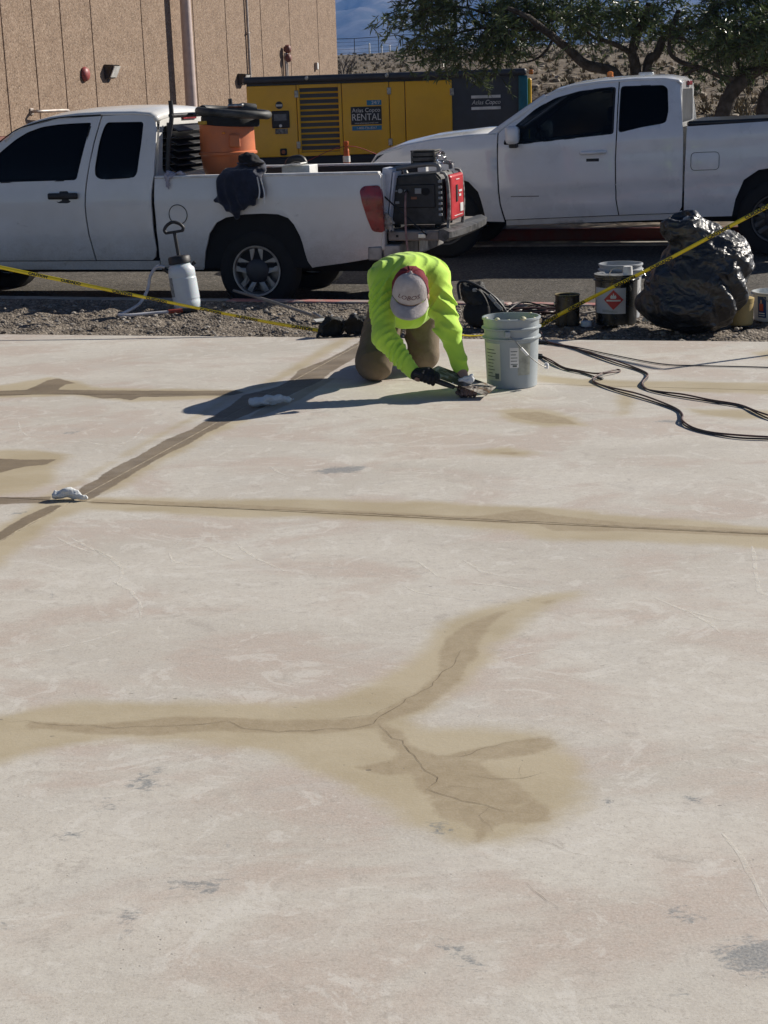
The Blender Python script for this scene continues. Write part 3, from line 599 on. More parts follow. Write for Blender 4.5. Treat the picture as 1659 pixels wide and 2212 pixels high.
# ---------------------------------------------------------------- land beyond the road
def terr(x, y):
    st = 31.5 if x < 2.6 else 20.4 if x > 4.4 else 31.5+(20.4-31.5)*(x-2.6)/1.8
    ks = [(0, -.02), (st, 0)]
    a = min(1, max(0, (x-2.6)/1.8))
    prof = [(0, 0), (4.5, 1.05*a+.25*(1-a)), (14, 1.5*a+1.35*(1-a)), (40, 2.55), (190, 7.0), (400, 7.6), (2600, 8)]
    d = y-st
    if d <= 0: z = 0
    else:
        z = 8
        for (d0, z0), (d1, z1) in zip(prof, prof[1:]):
            if d < d1: z = z0+(z1-z0)*(d-d0)/(d1-d0); break
    amp = min(1, max(0, d/6))
    return z-.02+amp*((noise.noise((x*.22, y*.12, 0)))*.22+(noise.noise((x*1.1, y*.7, 3)))*.09)
SOIL = grit_mat('dry scrub soil', (.115, .088, .06), (.165, .128, .088), 6, .6, .08, (.36, .31, .24))
bm = B(); ys = list(np.arange(18.0, 34, .4))+list(np.arange(34, 70, .8))+list(np.geomspace(70, 2700, 60)); rows = []
for y in ys:
    hw = 14+y*.42; row = []
    for i in range(110):
        x = -hw+2*hw*i/109; c = x*math.sin(A15)+y*math.cos(A15)
        if y < 24 and c < fc+.16: yy = (fc+.16-x*math.sin(A15))/math.cos(A15)
        else: yy = y
        row.append(bm.verts.new((x, yy, terr(x, yy)-(.0 if yy == y else .0))))
    rows.append(row)
for a, b in zip(rows, rows[1:]):
    for i in range(109): bm.faces.new((a[i], a[i+1], b[i+1], b[i]))
obj('hillside', bm, SOIL, kind='structure')
MTN = pm('mountain rock', (.16, .145, .13), .95, c2=(.045, .05, .042), vs=.012, thr=(.45, .62))
bm = B(); rows = []
for j in range(50):
    y = 2500+j*32; row = []
    for i in range(130):
        x = -1500+i*23.2; k = j/49; h = 250*k**.8*(.9+.2*noise.noise((x*.0011, y*.0008, 1)))+k*110*(noise.ridged_multi_fractal((x*.0035, y*.003, 0), .9, 2.1, 5, 1, 2)-.9)
        row.append(bm.verts.new((x, y, min(h, 322) if j else -1)))
    rows.append(row)
for a, b in zip(rows, rows[1:]):
    for i in range(129): bm.faces.new((a[i], a[i+1], b[i+1], b[i]))
obj('mountain', bm, MTN, kind='structure')
# scrub: leaf-sized cards in tufts over the hillside
def tufts(name, n, mats, size, leaves, near, far, w, label, cat, seed, flat=.8):
    rg = random.Random(seed); V = []; F = []
    for _ in range(n):
        y = near+(far-near)*rg.random()**2.2; hw = 1+y*.26; x = rg.uniform(-.06*y, hw)
        if y < 33 and x < 4.6: continue
        z = terr(x, y)-.02; s = size*rg.uniform(.5, 1.5)*(1+y/260)
        for _ in range(leaves):
            a = rg.uniform(0, 6.28); e = rg.uniform(.15, 1.45); r = s*rg.uniform(.4, 1); d = Vector((math.cos(a)*math.cos(e), math.sin(a)*math.cos(e), math.sin(e)*flat))
            p0 = Vector((x, y, z))+d*r*.25; p1 = Vector((x, y, z))+d*r; sd_ = Vector((-math.sin(a), math.cos(a), rg.uniform(-.3, .3)))*w*s; k = len(V)
            V += [p0-sd_*.4, (p0+p1)/2-sd_, p1, (p0+p1)/2+sd_]; F.append((k, k+1, k+2, k+3))
    me = mesh_from(name, [tuple(v) for v in V], F, False); return link(name, me, mats, None, label, cat, kind='stuff')
tufts('dry_grass', 4200, pm('straw', (.30, .23, .13), .9, c2=(.20, .155, .095), vs=.8), .10, 14, 20.5, 130, .06, 'straw coloured dry grass tufts over the hillside', 'grass', 3, 1.3)
tufts('scrub_brush', 2600, pm('sage scrub', (.11, .105, .065), .9, c2=(.19, .155, .10), vs=.6), .17, 44, 21, 200, .085, 'low olive brown scrub brush dotted over the hillside', 'scrub', 5, .9)
bm = B()
for _ in range(420):
    y = 20.8+random.random()**2*60; x = random.uniform(.02*y, 2+y*.25)
    if y < 33 and x < 4.6: continue
    r = random.uniform(.03, .14); bmesh.ops.create_icosphere(bm, subdivisions=1, radius=r, matrix=Matrix.Translation((x, y, terr(x, y)))@Matrix.Diagonal((1.3, 1, .7, 1)))
for v in bm.verts: v.co += Vector((random.uniform(-.02, .02), random.uniform(-.02, .02), random.uniform(-.02, .02)))
obj('scattered_rocks', bm, pm('pale rock', (.28, .24, .19), .9, vs=2), kind='stuff', label='pale stones scattered on the hillside', cat='rocks', ang=.3)
bm = B()
for _ in range(1500):
    s = random.uniform(-4, 6); u = random.random(); a = np.array(kp(s, .0)); e = np.array([a[0], near_pt(a[0])]); p = e+(a-e)*(.04+.9*u); r = random.choice((.005, .007, .010, .012, .018))
    bmesh.ops.create_icosphere(bm, subdivisions=1, radius=r, matrix=Matrix.Translation((p[0], p[1], -.047))@Matrix.Rotation(random.random()*6, 4, 'Z')@Matrix.Diagonal((1.4, 1, .7, 1)))
obj('loose_gravel', bm, pm('gravel', (.36, .33, .29), .9, c2=(.14, .12, .1), vs=3), kind='stuff', label='loose pale gravel on the dirt verge beside the pad', cat='gravel', ang=.3)
# ---------------------------------------------------------------- building
AGG = grit_mat('exposed aggregate', (.225, .157, .110), (.295, .211, .152), 34, .4, .014, (.42, .33, .25))
bld = thing('building', 'tan exposed aggregate concrete building with tall grooved wall panels', 'building', (-7.05, 36.3, 0), R(74))
seams = [-24, -20, -16.2, -12, -8, -4.6, -2.05, -.69, .66, 2.22, 5.1, 8.52, 10.95, 13.9, 16.57, 19.5, 21.62]
for a, b in zip(seams, seams[1:]):
    obj('wall_panel', bx(a+.018, b-.018, 0, .25, .95, 9, .012), AGG, bld)
    obj('base_panel', bx(a+.03, b-.03, .012, .25, -.5, .86, .02), pm('rose base band', (.36, .20, .165), .85, var=.2, vs=4, bump=.3), bld)
obj('back_wall', bx(-24, 21.4, .2, 16, -.5, 8.9), pm('wall core', (.1, .075, .055), .9), bld)
obj('string_course', bx(-24, 21.65, -.03, .2, .862, .948), pm('rust band', (.22, .09, .07), .8), bld)
def wallthing(name, label, cat, t, z, group=None):
    o = thing(name, label, cat, (0, 0, 0), 0, group); p = Vector((-7.05, 36.3, 0))+Vector((.2756, .9613, 0))*t
    o.location = (p.x, p.y, z); o.rotation_euler = (0, 0, R(74)); return o
BRONZE = pm('dark bronze', (.045, .037, .03), .45, .3); LENS = pm('prismatic lens', (.75, .76, .74), .25, coat=.4)
for t_, z_, lb in ((2.89, 2.28, 'dark wall flood light with pale lens above the white pickup cab'), (11.83, 2.1, 'dark wall flood light with pale lens beside the yellow generator roof')):
    w = wallthing('wall_lamp', lb, 'wall lamp', t_, z_, 'flood lights on the building')
    bm = B(); vs = [(-.19, 0, -.17), (.19, 0, -.17), (.19, 0, .17), (-.19, 0, .17), (-.19, -.12, -.15), (.19, -.12, -.15), (.19, -.26, .15), (-.19, -.26, .15)]
    vs = [bm.verts.new(v) for v in vs]
    for q in ((0, 1, 2, 3), (4, 5, 6, 7), (0, 1, 5, 4), (1, 2, 6, 5), (2, 3, 7, 6), (3, 0, 4, 7)): bm.faces.new([vs[i] for i in q])
    bmesh.ops.bevel(bm, geom=bm.edges[:], offset=.015, segments=2, affect='EDGES'); obj('housing', bm, BRONZE, w)
    bm = B(); v = [bm.verts.new(p) for p in ((-.16, -.135, -.125), (.16, -.135, -.125), (.16, -.262, .12), (-.16, -.262, .12))]; bm.faces.new(v); v2 = bmesh.ops.extrude_face_region(bm, geom=bm.faces[:])
    for g in v2['geom']:
        if isinstance(g, bmesh.types.BMVert): g.co += Vector((.0, -.02, -.008))
    obj('lens', bm, LENS, w); obj('arm', bx(-.03, .03, -.02, .03, -.25, -.16, .01), BRONZE, w)
w = wallthing('alarm_bell', 'round faded red alarm bell on the tan wall', 'alarm bell', 1.61, 2.22)
MX = Matrix.Rotation(R(90), 4, 'X')
obj('gong', lathe(B(), [(0, .13), (.06, .125), (.13, .10), (.165, .05), (.17, .03), (.165, .03), (0, .03)], 28, MX), pm('faded red', (.30, .06, .055), .5), w)
obj('back_box', lathe(B(), [(0, .03), (.07, .03), (.07, -.01), (0, -.01)], 16, MX), BRONZE, w)
w = wallthing('fire_connection', 'pair of red capped pipe valves on tan wall above the generator', 'pipe valve', 15.8, 2.6)
PIPE = pm('galvanised pipe', (.42, .37, .33), .5, .4)
for dx in (-.07, .07): obj('pipe', tube(B(), [(dx, -.1, -.9), (dx, -.1, .25)], .04, 10), PIPE, w)
for dz in (.15, .42):
    obj('valve_cap', lathe(B(), [(0, .22), (.10, .2), (.13, .15), (.13, .06), (.08, .04), (.08, 0), (0, 0)], 16, Matrix.Translation((0, -.05, dz))@MX), pm('rust red', (.16, .055, .04), .6), w)
obj('yoke', bx(-.12, .12, -.14, -.06, .22, .30, .02), PIPE, w)
w = wallthing('junction_box', 'small pale electrical box high on the tan wall', 'electrical box', 19.05, 2.53)
obj('box_body', bx(-.07, .07, -.09, 0, -.12, .12, .01), PIPE, w); obj('box_cover', bx(-.06, .06, -.10, -.092, -.10, .10, .004), LENS, w)
w = wallthing('wall_conduit', 'thin pale vertical conduit running up the tan wall', 'conduit', 12.57, 1.0)
obj('conduit_pipe', tube(B(), [(0, -.06, -1.2), (0, -.06, 6.5)], .04, 10), PIPE, w)
for dz in (.8, 2.4, 4.2): obj('strap', bx(-.07, .07, -.105, 0, dz, dz+.04, .005), PIPE, w)
w = wallthing('pipe_rail', 'pale bent pipe rail standing off the tan wall behind the pickup cab', 'pipe', -.35, .3)
obj('rail_pipe', tube(B(), smoothpts([(-.75, 0, 1.13), (-.75, -.25, 1.13), (.3, -.3, 1.13), (.42, -.3, 1.08), (.45, -.3, .9), (.45, -.3, -.9)], 4), .035, 10), PIPE, w)
obj('flange', bx(-.82, -.68, -.03, 0, 1.06, 1.2, .01), PIPE, w)
pole = thing('light_pole', 'tall pinkish white round light pole standing in front of the tan wall', 'light pole', (-4.737, 43.06, 0))
obj('pole_shaft', lathe(B(), [(0, -.5), (.165, -.5), (.145, 3), (.12, 9), (0, 9)], 24), pm('pinkish pole paint', (.56, .45, .41), .5, var=.08), pole)
obj('base_plate', bx(-.28, .28, -.28, .28, -.5, -.42, .01), BRONZE, pole)
# far things
fen = thing('chain_link_fence', 'dark chain link fence with thin posts along the far ridge', 'fence', (-5, 215, 0))
FEN = pm('weathered fence steel', (.06, .065, .07), .7)
for i in range(20):
    x = i*3.16; z = terr(-5+x, 215); obj('post', tube(B(), [(x, 0, z-.5), (x, 0, z+2.05)], .06, 6), FEN, fen)
for dz, r in ((2.0, .045), (1.55, .016), (1.1, .016), (.65, .016), (.2, .02)):
    obj('wire' if r < .03 else 'top_rail', tube(B(), [(i*3.16, 0, terr(-5+i*3.16, 215)+dz) for i in range(20)], r, 5), FEN, fen)
for i, (x, z0) in enumerate(((.1, .6), (1.8, .25), (2.9, .3), (3.9, .1), (6.6, -.2))):
    y = 226; z = terr(x, y)
    o = thing('white_tank', 'tiny bright white upright tank far off beyond the ridge fence', 'tank', (x, y, z), 0, 'white tanks beyond the fence')
    obj('tank_shell', lathe(B(), [(0, 0), (.13, 0), (.13, .75+z0), (.09, .85+z0), (0, .88+z0)], 12), LENS, o); obj('tank_cap', lathe(B(), [(0, .87+z0), (.05, .87+z0), (.05, .93+z0), (0, .93+z0)], 8), BRONZE, o)
fb = thing('far_building', 'low dark distant building with white roof behind the ridge', 'building', (47, 260, 7))
obj('wall', bx(-9, 8, 0, 12, -1, 1.5), pm('blue grey cladding', (.05, .07, .10), .7), fb); obj('roof', bx(-3, 8.3, -.3, 12.3, 1.502, 2.1, .1), LENS, fb)
for i in range(6): obj('window', bx(-7+i*2.4, -5.8+i*2.4, -.03, .02, .1, .9), GLASS_DK, fb)
sh = thing('bare_shrub', 'leafless grey twiggy shrub beside the building corner', 'shrub', (-.9, 61, terr(-.9, 61)-.1)); bm = B(); rg = random.Random(11)
TW = pm('grey twig', (.07, .06, .055), .9)
def twig(bm, p, d, L, r, k):
    q = p+d*L; tube(bm, [p, (p+q)/2+Vector((rg.uniform(-.04, .04), 0, rg.uniform(-.03, .03))), q], [r, r*.85, r*.65], 5)
    if k:
        for _ in range(3 if k > 1 else 2): twig(bm, p+d*L*rg.uniform(.5, 1), (d+Vector((rg.uniform(-.6, .6), rg.uniform(-.6, .6), rg.uniform(-.1, .5)))).normalized(), L*rg.uniform(.55, .8), r*.6, k-1)
for a in (-.45, -.15, .2, .5): 
    bm = B(); twig(bm, Vector((0, 0, 0)), Vector((a, rg.uniform(-.2, .2), 1)).normalized(), .5, .028, 3); obj('branch', bm, TW, sh)
# ---------------------------------------------------------------- trees
BARK = pm('dark bark', (.05, .038, .028), .95, c2=(.10, .085, .07), vs=9, bump=.8, bs=25, bd=.03)
def leaf_mat():
    m, t, b = nodes('narrow leaves'); n = tnoise(t, 1.7, 4, .6, objco(t)).outputs[0]; n2 = tnoise(t, 25, 2, .6, objco(t)).outputs[0]
    c = mixc(t, mrange(t, n, .35, .65), (.06, .095, .035), (.12, .16, .06)); c = mixc(t, mrange(t, n2, .55, .75, 0, .6), c, (.13, .14, .06))
    t.links.new(c, b.inputs['Base Color']); b.inputs['Roughness'].default_value = .38; b.inputs['Specular IOR Level'].default_value = .6
    tr = N(t, 'ShaderNodeBsdfTranslucent'); t.links.new(c, tr.inputs[0]); mx = N(t, 'ShaderNodeMixShader'); mx.inputs[0].default_value = .28
    t.links.new(b.outputs[0], mx.inputs[1]); t.links.new(tr.outputs[0], mx.inputs[2]); t.links.new(mx.outputs[0], t.nodes['Material Output'].inputs[0]); return m
LEAF = leaf_mat()
def limb(bm, pts, r0, r1, dz=0):
    P = smoothpts([(p[0], p[1]+dz*i/max(1, len(pts)-1), p[2]) for i, p in enumerate(pts)], 5); n = len(P)
    P = [p+Vector((noise.noise(p*3)*.03, noise.noise(p*3+Vector((9, 0, 0)))*.04, 0)) for p in P]
    return tube(bm, P, [(r0+(r1-r0)*i/(n-1))*(1+.12*noise.noise(P[i]*8)) for i in range(n)], 9)
def crown(name, clumps, parent, seed, per, depth):
    rg = random.Random(seed); V = []; F = []; bm = B()
    for (x, y, z, rx, rz) in clumps:
        subs = []
        for _ in range(max(2, int(3+rx*rz*26))):
            a = rg.uniform(0, 6.28); q = rg.random()**.5; subs.append(Vector((x+math.cos(a)*rx*q, y+rg.uniform(-depth, depth), z+math.sin(a)*rz*q)))
        for _ in range(max(3, int(per*rx*rz*46))):
            c = rg.choice(subs)+Vector((rg.gauss(0, .13), rg.gauss(0, .16), rg.gauss(0, .075)))
            d = Vector((rg.uniform(-1, 1), rg.uniform(-.8, .8), rg.uniform(-.75, .55))).normalized(); L = rg.uniform(.14, .34)
            tube(bm, [c, c+d*L*.5+Vector((0, 0, -.01)), c+d*L+Vector((0, 0, -.035))], [.005, .004, .002], 4, False)
            for k in range(rg.randint(13, 20)):
                t = rg.uniform(.05, 1); p = c+d*L*t+Vector((0, 0, -.035*t*t)); ld = (d*.8+Vector((rg.gauss(0, .55), rg.gauss(0, .55), rg.gauss(-.12, .5)))).normalized()
                ll = rg.uniform(.06, .125); sdv = ld.cross(Vector((rg.gauss(0, 1), rg.gauss(0, 1), rg.gauss(0, 1)))).normalized()*ll*.10; i = len(V)
                V += [p, p+ld*ll*.45+sdv, p+ld*ll, p+ld*ll*.45-sdv]; F.append((i, i+1, i+2, i+3))
    cr = link(name, mesh_from(name, [tuple(v) for v in V], F, False), LEAF, parent); obj('twigs', bm, BARK, cr, kind='stuff'); return cr
t1 = thing('tree', 'leafy narrow leaved tree with several dark trunks behind the newer pickup cab', 'tree', (3.4, 21.3, 0))
t2 = thing('tree', 'leaning narrow leaved tree with looping low branch behind the pickup bed', 'tree', (4.5, 20.6, 0))
def rel(L, o): return [(p[0]-o.location[0], p[1]-o.location[1], p[2]-o.location[2]) for p in L]
base1 = [(3.42, 21.3, -.1), (3.45, 21.3, .8)]
obj('trunk', limb(B(), rel(base1+LIMB_C1, t1), .10, .04), BARK, t1)
obj('trunk', limb(B(), rel([(3.55, 21.35, -.1)]+LIMB_C2, t1), .075, .035), BARK, t1)
obj('trunk', limb(B(), rel([(3.3, 21.3, -.1), (3.2, 21.25, .9)]+LIMB_L1, t1), .085, .03, -.6), BARK, t1)
for L, r in ((LIMB_L1b, .03), (LIMB_L1c, .02), (LIMB_L1d, .026), (LIMB_C2b, .035), (LIMB_C1b, .04), (LIMB_low, .022)):
    obj('limb', limb(B(), rel(L, t1), r, r*.35, -.3), BARK, t1)
obj('trunk', limb(B(), rel([(4.25, 20.6, -.1)]+LIMB_R1, t2), .12, .07), BARK, t2)
obj('trunk', limb(B(), rel([(5.1, 20.6, -.1)]+LIMB_R2, t2), .11, .07), BARK, t2)
for L, r in ((LIMB_R1b, .035), (LIMB_R1c, .028), (LIMB_R1d, .035)): obj('limb', limb(B(), rel(L, t2), r, r*.5, .2), BARK, t2)
up1 = [(1.6, 21.3, 3.35, .9, .35), (2.9, 21.2, 3.5, 1.1, .5), (.9, 21.2, 3.1, .5, .25), (2.2, 21.4, 4.0, 1.0, .4)]
up2 = [(4.3, 20.6, 3.4, 1.0, .45), (5.4, 20.5, 2.9, .8, .5), (6.2, 20.5, 2.6, .8, .6), (5.2, 20.6, 3.8, 1.0, .4)]
crown('crown', [(a[0]-t1.location.x, 0, a[2], a[3], a[4]) for a in CLUMPS+up1 if a[1] > 21 and not (a in up1 and False)], t1, 4, 20, .75)
crown('crown', [(a[0]-t2.location.x, 0, a[2], a[3], a[4]) for a in CLUMPS+up2 if a[1] < 21], t2, 5, 20, .75)
# ---------------------------------------------------------------- vehicles
MY = Matrix.Rotation(R(90), 4, 'X')     # local Z -> -Y (towards the viewer side)
def wheel(parent, x, y, z, r, rr, w, spokes, near=True, mat=ALLOY):
    """tyre axle along Y; outer face at y (near side) facing -Y."""
    s = 1 if near else -1; m = Matrix.Translation((x, y, z)) @ (MY if near else Matrix.Rotation(R(-90), 4, 'X'))
    prof = [(rr, -.01), (rr+.015, .0), (r-.035, -.002), (r-.012, -.012), (r, -.03), (r, -w+.03), (r-.012, -w+.012), (r-.035, -w), (rr, -w), (rr-.012, -w+.02), (rr-.012, -.03)]
    bm = lathe(B(), prof, 44, m, closed=True)
    for k in range(44): pass
    t = obj('wheel', bm, RUBBER, parent)
    obj('rim', lathe(B(), [(rr+.004, .002), (rr+.002, .008), (rr-.012, .006), (rr-.022, -.012), (rr-.03, -.05), (rr-.03, -.12), (.02, -.12), (.02, -.10), (rr-.05, -.105)], 44, m), mat, t)
    for k in range(spokes):
        a = 2*math.pi*k/spokes+math.pi/2
        bm = B(); hw0, hw1 = .050, .062
        pts = [(.085, -hw0), (rr-.022, -hw1), (rr-.022, -.016), (.11, -.012), (.11, .012), (rr-.022, .016), (rr-.022, hw1), (.085, hw0)]
        lo = [bm.verts.new((p[0], p[1], -.045)) for p in pts]; hi = [bm.verts.new((p[0], p[1], -.012 if abs(p[1]) > .014 else -.022)) for p in pts]
        bm.faces.new(lo[::-1]); bm.faces.new(hi)
        for i in range(8): bm.faces.new((lo[i], lo[(i+1) % 8], hi[(i+1) % 8], hi[i]))
        bmesh.ops.transform(bm, matrix=m@Matrix.Rotation(a, 4, 'Z'), verts=bm.verts); obj('spoke', bm, mat, t, ang=.4)
    obj('hub_cap', lathe(B(), [(0, .008), (.06, .006), (.095, -.006), (.108, -.02), (.108, -.05), (0, -.05)], 28, m), pm('dark hub plastic', (.035, .037, .045), .5), t)
    return t
def cross(x, z, y0, y1, crown, n=14, e=2.0):
    return [(x, y0+(y1-y0)*i/n, z+crown*(1-abs(2*i/n-1)**e)) for i in range(n+1)]
def truck_root(name, label, u0, c, z0):
    p = FU*u0+FN*(c*math.cos(A15)); return thing(name, label, 'pickup truck', (p.x, p.y, z0), -A15)
def strip(name, pts, r, mat, parent, seg=6): return obj(name, tube(B(), pts, r, seg), mat, parent)
# ======== older extended-cab pickup
W1 = 1.72
T1 = truck_root('pickup_truck', 'dusty white extended cab pickup with its tailgate down and gear in the bed', -4.659, 13.25, -.22)
def f1(x, z):
    y = .055*max(0, (.85-z)/.5)**2
    if z > 1.10: y += (z-1.10)*.16+.22*(max(0, z-1.10))**2
    if z > .98: y += 0
    y += -.014*math.exp(-((z-.93)/.05)**2)+.012*math.exp(-((z-.56)/.03)**2)
    if x > .85: y += .25*(x-.85)**2
    return y
gap = [(-1.398, 1.66), (-1.452, 1.446), (-1.505, 1.18), (-1.536, 1.0), (-1.547, .82), (-1.536, .657), (-1.517, .527), (-1.5, .432)]
fwin = round_poly([(-2.66, 1.118), (-2.58, 1.2), (-2.309, 1.405), (-2.198, 1.485), (-2.09, 1.542), (-1.955, 1.583), (-1.802, 1.600), (-1.641, 1.606), (-1.492, 1.607), (-1.488, 1.595), (-1.605, 1.128)], .03)
rwin = round_poly([(-1.362, 1.567), (-1.335, 1.606), (-1.01, 1.602), (-.994, 1.585), (-1.001, 1.436), (-1.033, 1.18), (-1.06, 1.141), (-1.38, 1.130), (-1.428, 1.16), (-1.432, 1.224), (-1.398, 1.445)], .06)
fdoor = [(-2.72, .432), (-2.745, 1.12), (-2.66, 1.225), (-2.36, 1.455), (-2.22, 1.545), (-2.09, 1.592), (-1.8, 1.648)]+gap
rdoor = [(a+.013, b) for a, b in gap][::-1]+[(-1.15, 1.664), (-.93, 1.652), (-.885, 1.615), (-.869, 1.52), (-.869, 1.432), (-.88, 1.169), (-.913, .992), (-.92, .723), (-.912, .525), (-.925, .46), (-.96, .432)]
arch = [(.498, .359), (.47, .40), (.46, .422), (.412, .633), (.366, .727), (.319, .782), (.23, .814), (.097, .822), (-.071, .817), (-.242, .792), (-.33, .75), (-.404, .656), (-.457, .505), (-.475, .42), (-.483, .362)]
bed = [(-.885, .372), (-.882, 1.0), (-.872, 1.126), (-.295, 1.134), (.263, 1.142), (1.034, 1.141), (1.11, 1.137), (1.131, 1.115), (1.133, 1.02), (1.135, .8), (1.128, .64), (1.106, .521), (1.032, .436), (.8, .40), (.53, .366)]+arch
farch = [(-2.74, .362), (-2.78, .50), (-2.86, .68), (-3.0, .79), (-3.2, .825), (-3.4, .79), (-3.54, .68), (-3.62, .50), (-3.65, .40)]
fend = [(-2.735, .36), (-2.757, 1.12), (-2.95, 1.135), (-3.5, 1.09), (-3.95, 1.0), (-4.05, .85), (-4.06, .42)]+farch[::-1]
for nm, Wm in (('near', None), ('far', W1)):
    d1 = panel('door', fdoor, [fwin], f1, WHITE_OLD, T1, W=Wm); d2 = panel('rear_door', rdoor, [rwin], f1, WHITE_OLD, T1, W=Wm)
    g = lambda x, z: f1(x, z)+.013
    big = lambda L, k: [(p[0]+(p[0]-sum(q[0] for q in L)/len(L))*k, p[1]+(p[1]-sum(q[1] for q in L)/len(L))*k) for p in L]
    panel('window', big(fwin, .02), [], g, GLASS_DK, d1, th=.004, W=Wm); panel('window', big(rwin, .02), [], g, GLASS_DK, d2, th=.004, W=Wm)
    g2 = lambda x, z: f1(x, z)+.001
    panel('window_seal', big(fwin, .018), [big(fwin, -.014)], g2, SEAL, d1, th=.012, W=Wm); panel('window_seal', big(rwin, .015), [big(rwin, -.018)], g2, SEAL, d2, th=.012, W=Wm)
    panel('bed_side', bed, [], f1, WHITE_OLD, T1, W=Wm)
    panel('fender', fend, [], f1, WHITE_OLD, T1, W=Wm)
    panel('rocker', [(-2.72, .352), (-2.72, .424), (-.9, .424), (-.89, .365), (-.49, .36), (-.5, .345)], [], lambda x, z: .05+.3*max(0, .40-z), WHITE_OLD, T1, W=Wm)
    # rail cap, window glass sill
    yy = (lambda y: y) if Wm is None else (lambda y: W1-y)
    bm = B()
    box(bm, -.872, 1.12, min(yy(.0), yy(.085)), max(yy(.0), yy(.085)), 1.128, 1.150, .008); obj('rail_cap', bm, pm('rail cap white', (.74, .74, .73), .45), T1)  # even off-white for the rail cap
    obj('bed_inner_wall', bx(-.86, 1.1, min(yy(.075), yy(.095)), max(yy(.075), yy(.095)), .62, 1.128), pm('dark bed liner', (.03, .03, .03), .7), T1)
    obj('wheel_well', bx(-.5, .51, min(yy(.06), yy(.5)), max(yy(.06), yy(.5)), .36, .86), DARK, T1)
    obj('drip_rail', tube(B(), smoothpts([(-2.36, yy(f1(0, 1.455)+.004), 1.462), (-2.22, yy(f1(0, 1.545)+.004), 1.553), (-2.09, yy(f1(0, 1.592)+.004), 1.600), (-1.8, yy(f1(0, 1.648)+.004), 1.656), (-1.4, yy(f1(0, 1.662)+.004), 1.668)], 4), .006, 5), SEAL, T1)
# roof, windscreen, bonnet, cab back
rf = [(-2.30, 1.47, .0), (-2.20, 1.56, .03), (-2.08, 1.607, .05), (-1.9, 1.645, .055), (-1.65, 1.668, .058), (-1.4, 1.675, .058), (-1.1, 1.672, .055), (-.95, 1.66, .05), (-.90, 1.64, .045), (-.875, 1.60, .04)]
loft('roof', [cross(x, z, f1(x, z)+.0, W1-f1(x, z), cr, 16, 2.6) for x, z, cr in rf], WHITE_OLD, T1, .02)
loft('windscreen', [cross(x, z, f1(x, z)+.02, W1-f1(x, z)-.02, cr) for x, z, cr in ((-2.95, 1.13, .02), (-2.63, 1.3, .02), (-2.30, 1.468, .02))], GLASS_DK, T1, .006)
loft('bonnet', [cross(x, z, .03, W1-.03, cr) for x, z, cr in ((-4.02, .93, .05), (-3.9, 1.02, .06), (-3.5, 1.10, .06), (-2.95, 1.14, .05))], WHITE_OLD, T1, .02)
obj('grille', bx(-4.06, -4.0, .12, W1-.12, .42, .93, .02), BLACKP, T1)
for y in (.13, W1-.38): obj('headlight', bx(-4.085, -4.02, y, y+.25, .72, .9, .02), LENS, T1)
obj('front_bumper', bx(-4.16, -3.98, .02, W1-.02, .38, .56, .04), CHROME, T1)
cb = panel('cab_back', [(.07, .45), (.05, 1.0), (.09, 1.15), (.22, 1.60), (.4, 1.655), (W1-.4, 1.655), (W1-.22, 1.6), (W1-.09, 1.15), (W1-.05, 1.0), (W1-.07, .45)], [round_poly([(.2, 1.17), (.28, 1.56), (W1-.28, 1.56), (W1-.2, 1.17)], .06)], lambda x, z: 0, WHITE_OLD, T1, th=.03)
cb.data.transform(Matrix(((0, -1, 0, -.872), (1, 0, 0, 0), (0, 0, 1, 0), (0, 0, 0, 1))))
obj('rear_glass', bx(-.895, -.885, .2, W1-.2, 1.15, 1.58), GLASS_DK, T1)
lv = obj('louvre_frame', tube(tube(B(), [(-.85, .24, 1.16), (-.84, .31, 1.585)], .014, 6), [(-.85, W1-.24, 1.16), (-.84, W1-.31, 1.585)], .014, 6), BLACKP, T1)
for i in range(7):
    z = 1.19+i*.058; m = Matrix.Translation((-.80, 0, z))@Matrix.Rotation(R(28), 4, 'Y'); obj('louvre_slat', box(B(), -.055, .06, .25+i*.01, W1-.25-i*.01, -.005, .006, .003, m), BLACKP, lv)
obj('high_brake_light', bx(-.885, -.855, W1/2-.16, W1/2+.16, 1.605, 1.64, .008), REDLENS, T1)
rk = obj('headache_rack', tube(B(), smoothpts([(-.80, .12, 1.13), (-.775, .13, 1.4), (-.735, .14, 1.62), (-.735, .14, 1.77)], 3), .021, 8), BLACKP, T1)
obj('rack_post', tube(B(), smoothpts([(-.80, W1-.12, 1.13), (-.775, W1-.13, 1.4), (-.735, W1-.14, 1.62), (-.735, W1-.14, 1.77)], 3), .021, 8), BLACKP, rk)
for z in (1.645, ): obj('rack_bar', tube(B(), [(-.735, .12, z), (-.735, W1-.12, z)], .02, 8), BLACKP, rk)
obj('bed_floor', bx(-.86, 1.12, .09, W1-.09, .60, .63), DARK, T1); obj('bed_front_wall', bx(-.86, -.84, .08, W1-.08, .6, 1.12), WHITE_OLD, T1)
obj('chassis', bx(-3.9, 1.05, .32, W1-.32, .30, .58), DARK, T1); obj('cab_floor', bx(-2.7, -.9, .10, W1-.10, .37, .60), DARK, T1)
obj('dashboard', bx(-2.8, -2.5, .15, W1-.15, .7, 1.12, .03), BLACKP, T1)
for y in (.22, .95): obj('seat', bx(-1.95, -1.78, y, y+.5, .6, 1.42, .06), pm('dark seat cloth', (.02, .02, .022), .95), T1)
obj('axle', tube(B(), [(0, .2, .335), (0, W1-.2, .335)], .06, 8), DARK, T1)
obj('exhaust', tube(B(), [(-1.6, 1.2, .32), (.2, 1.25, .33), (.9, 1.3, .38)], .035, 8), STEEL, T1)
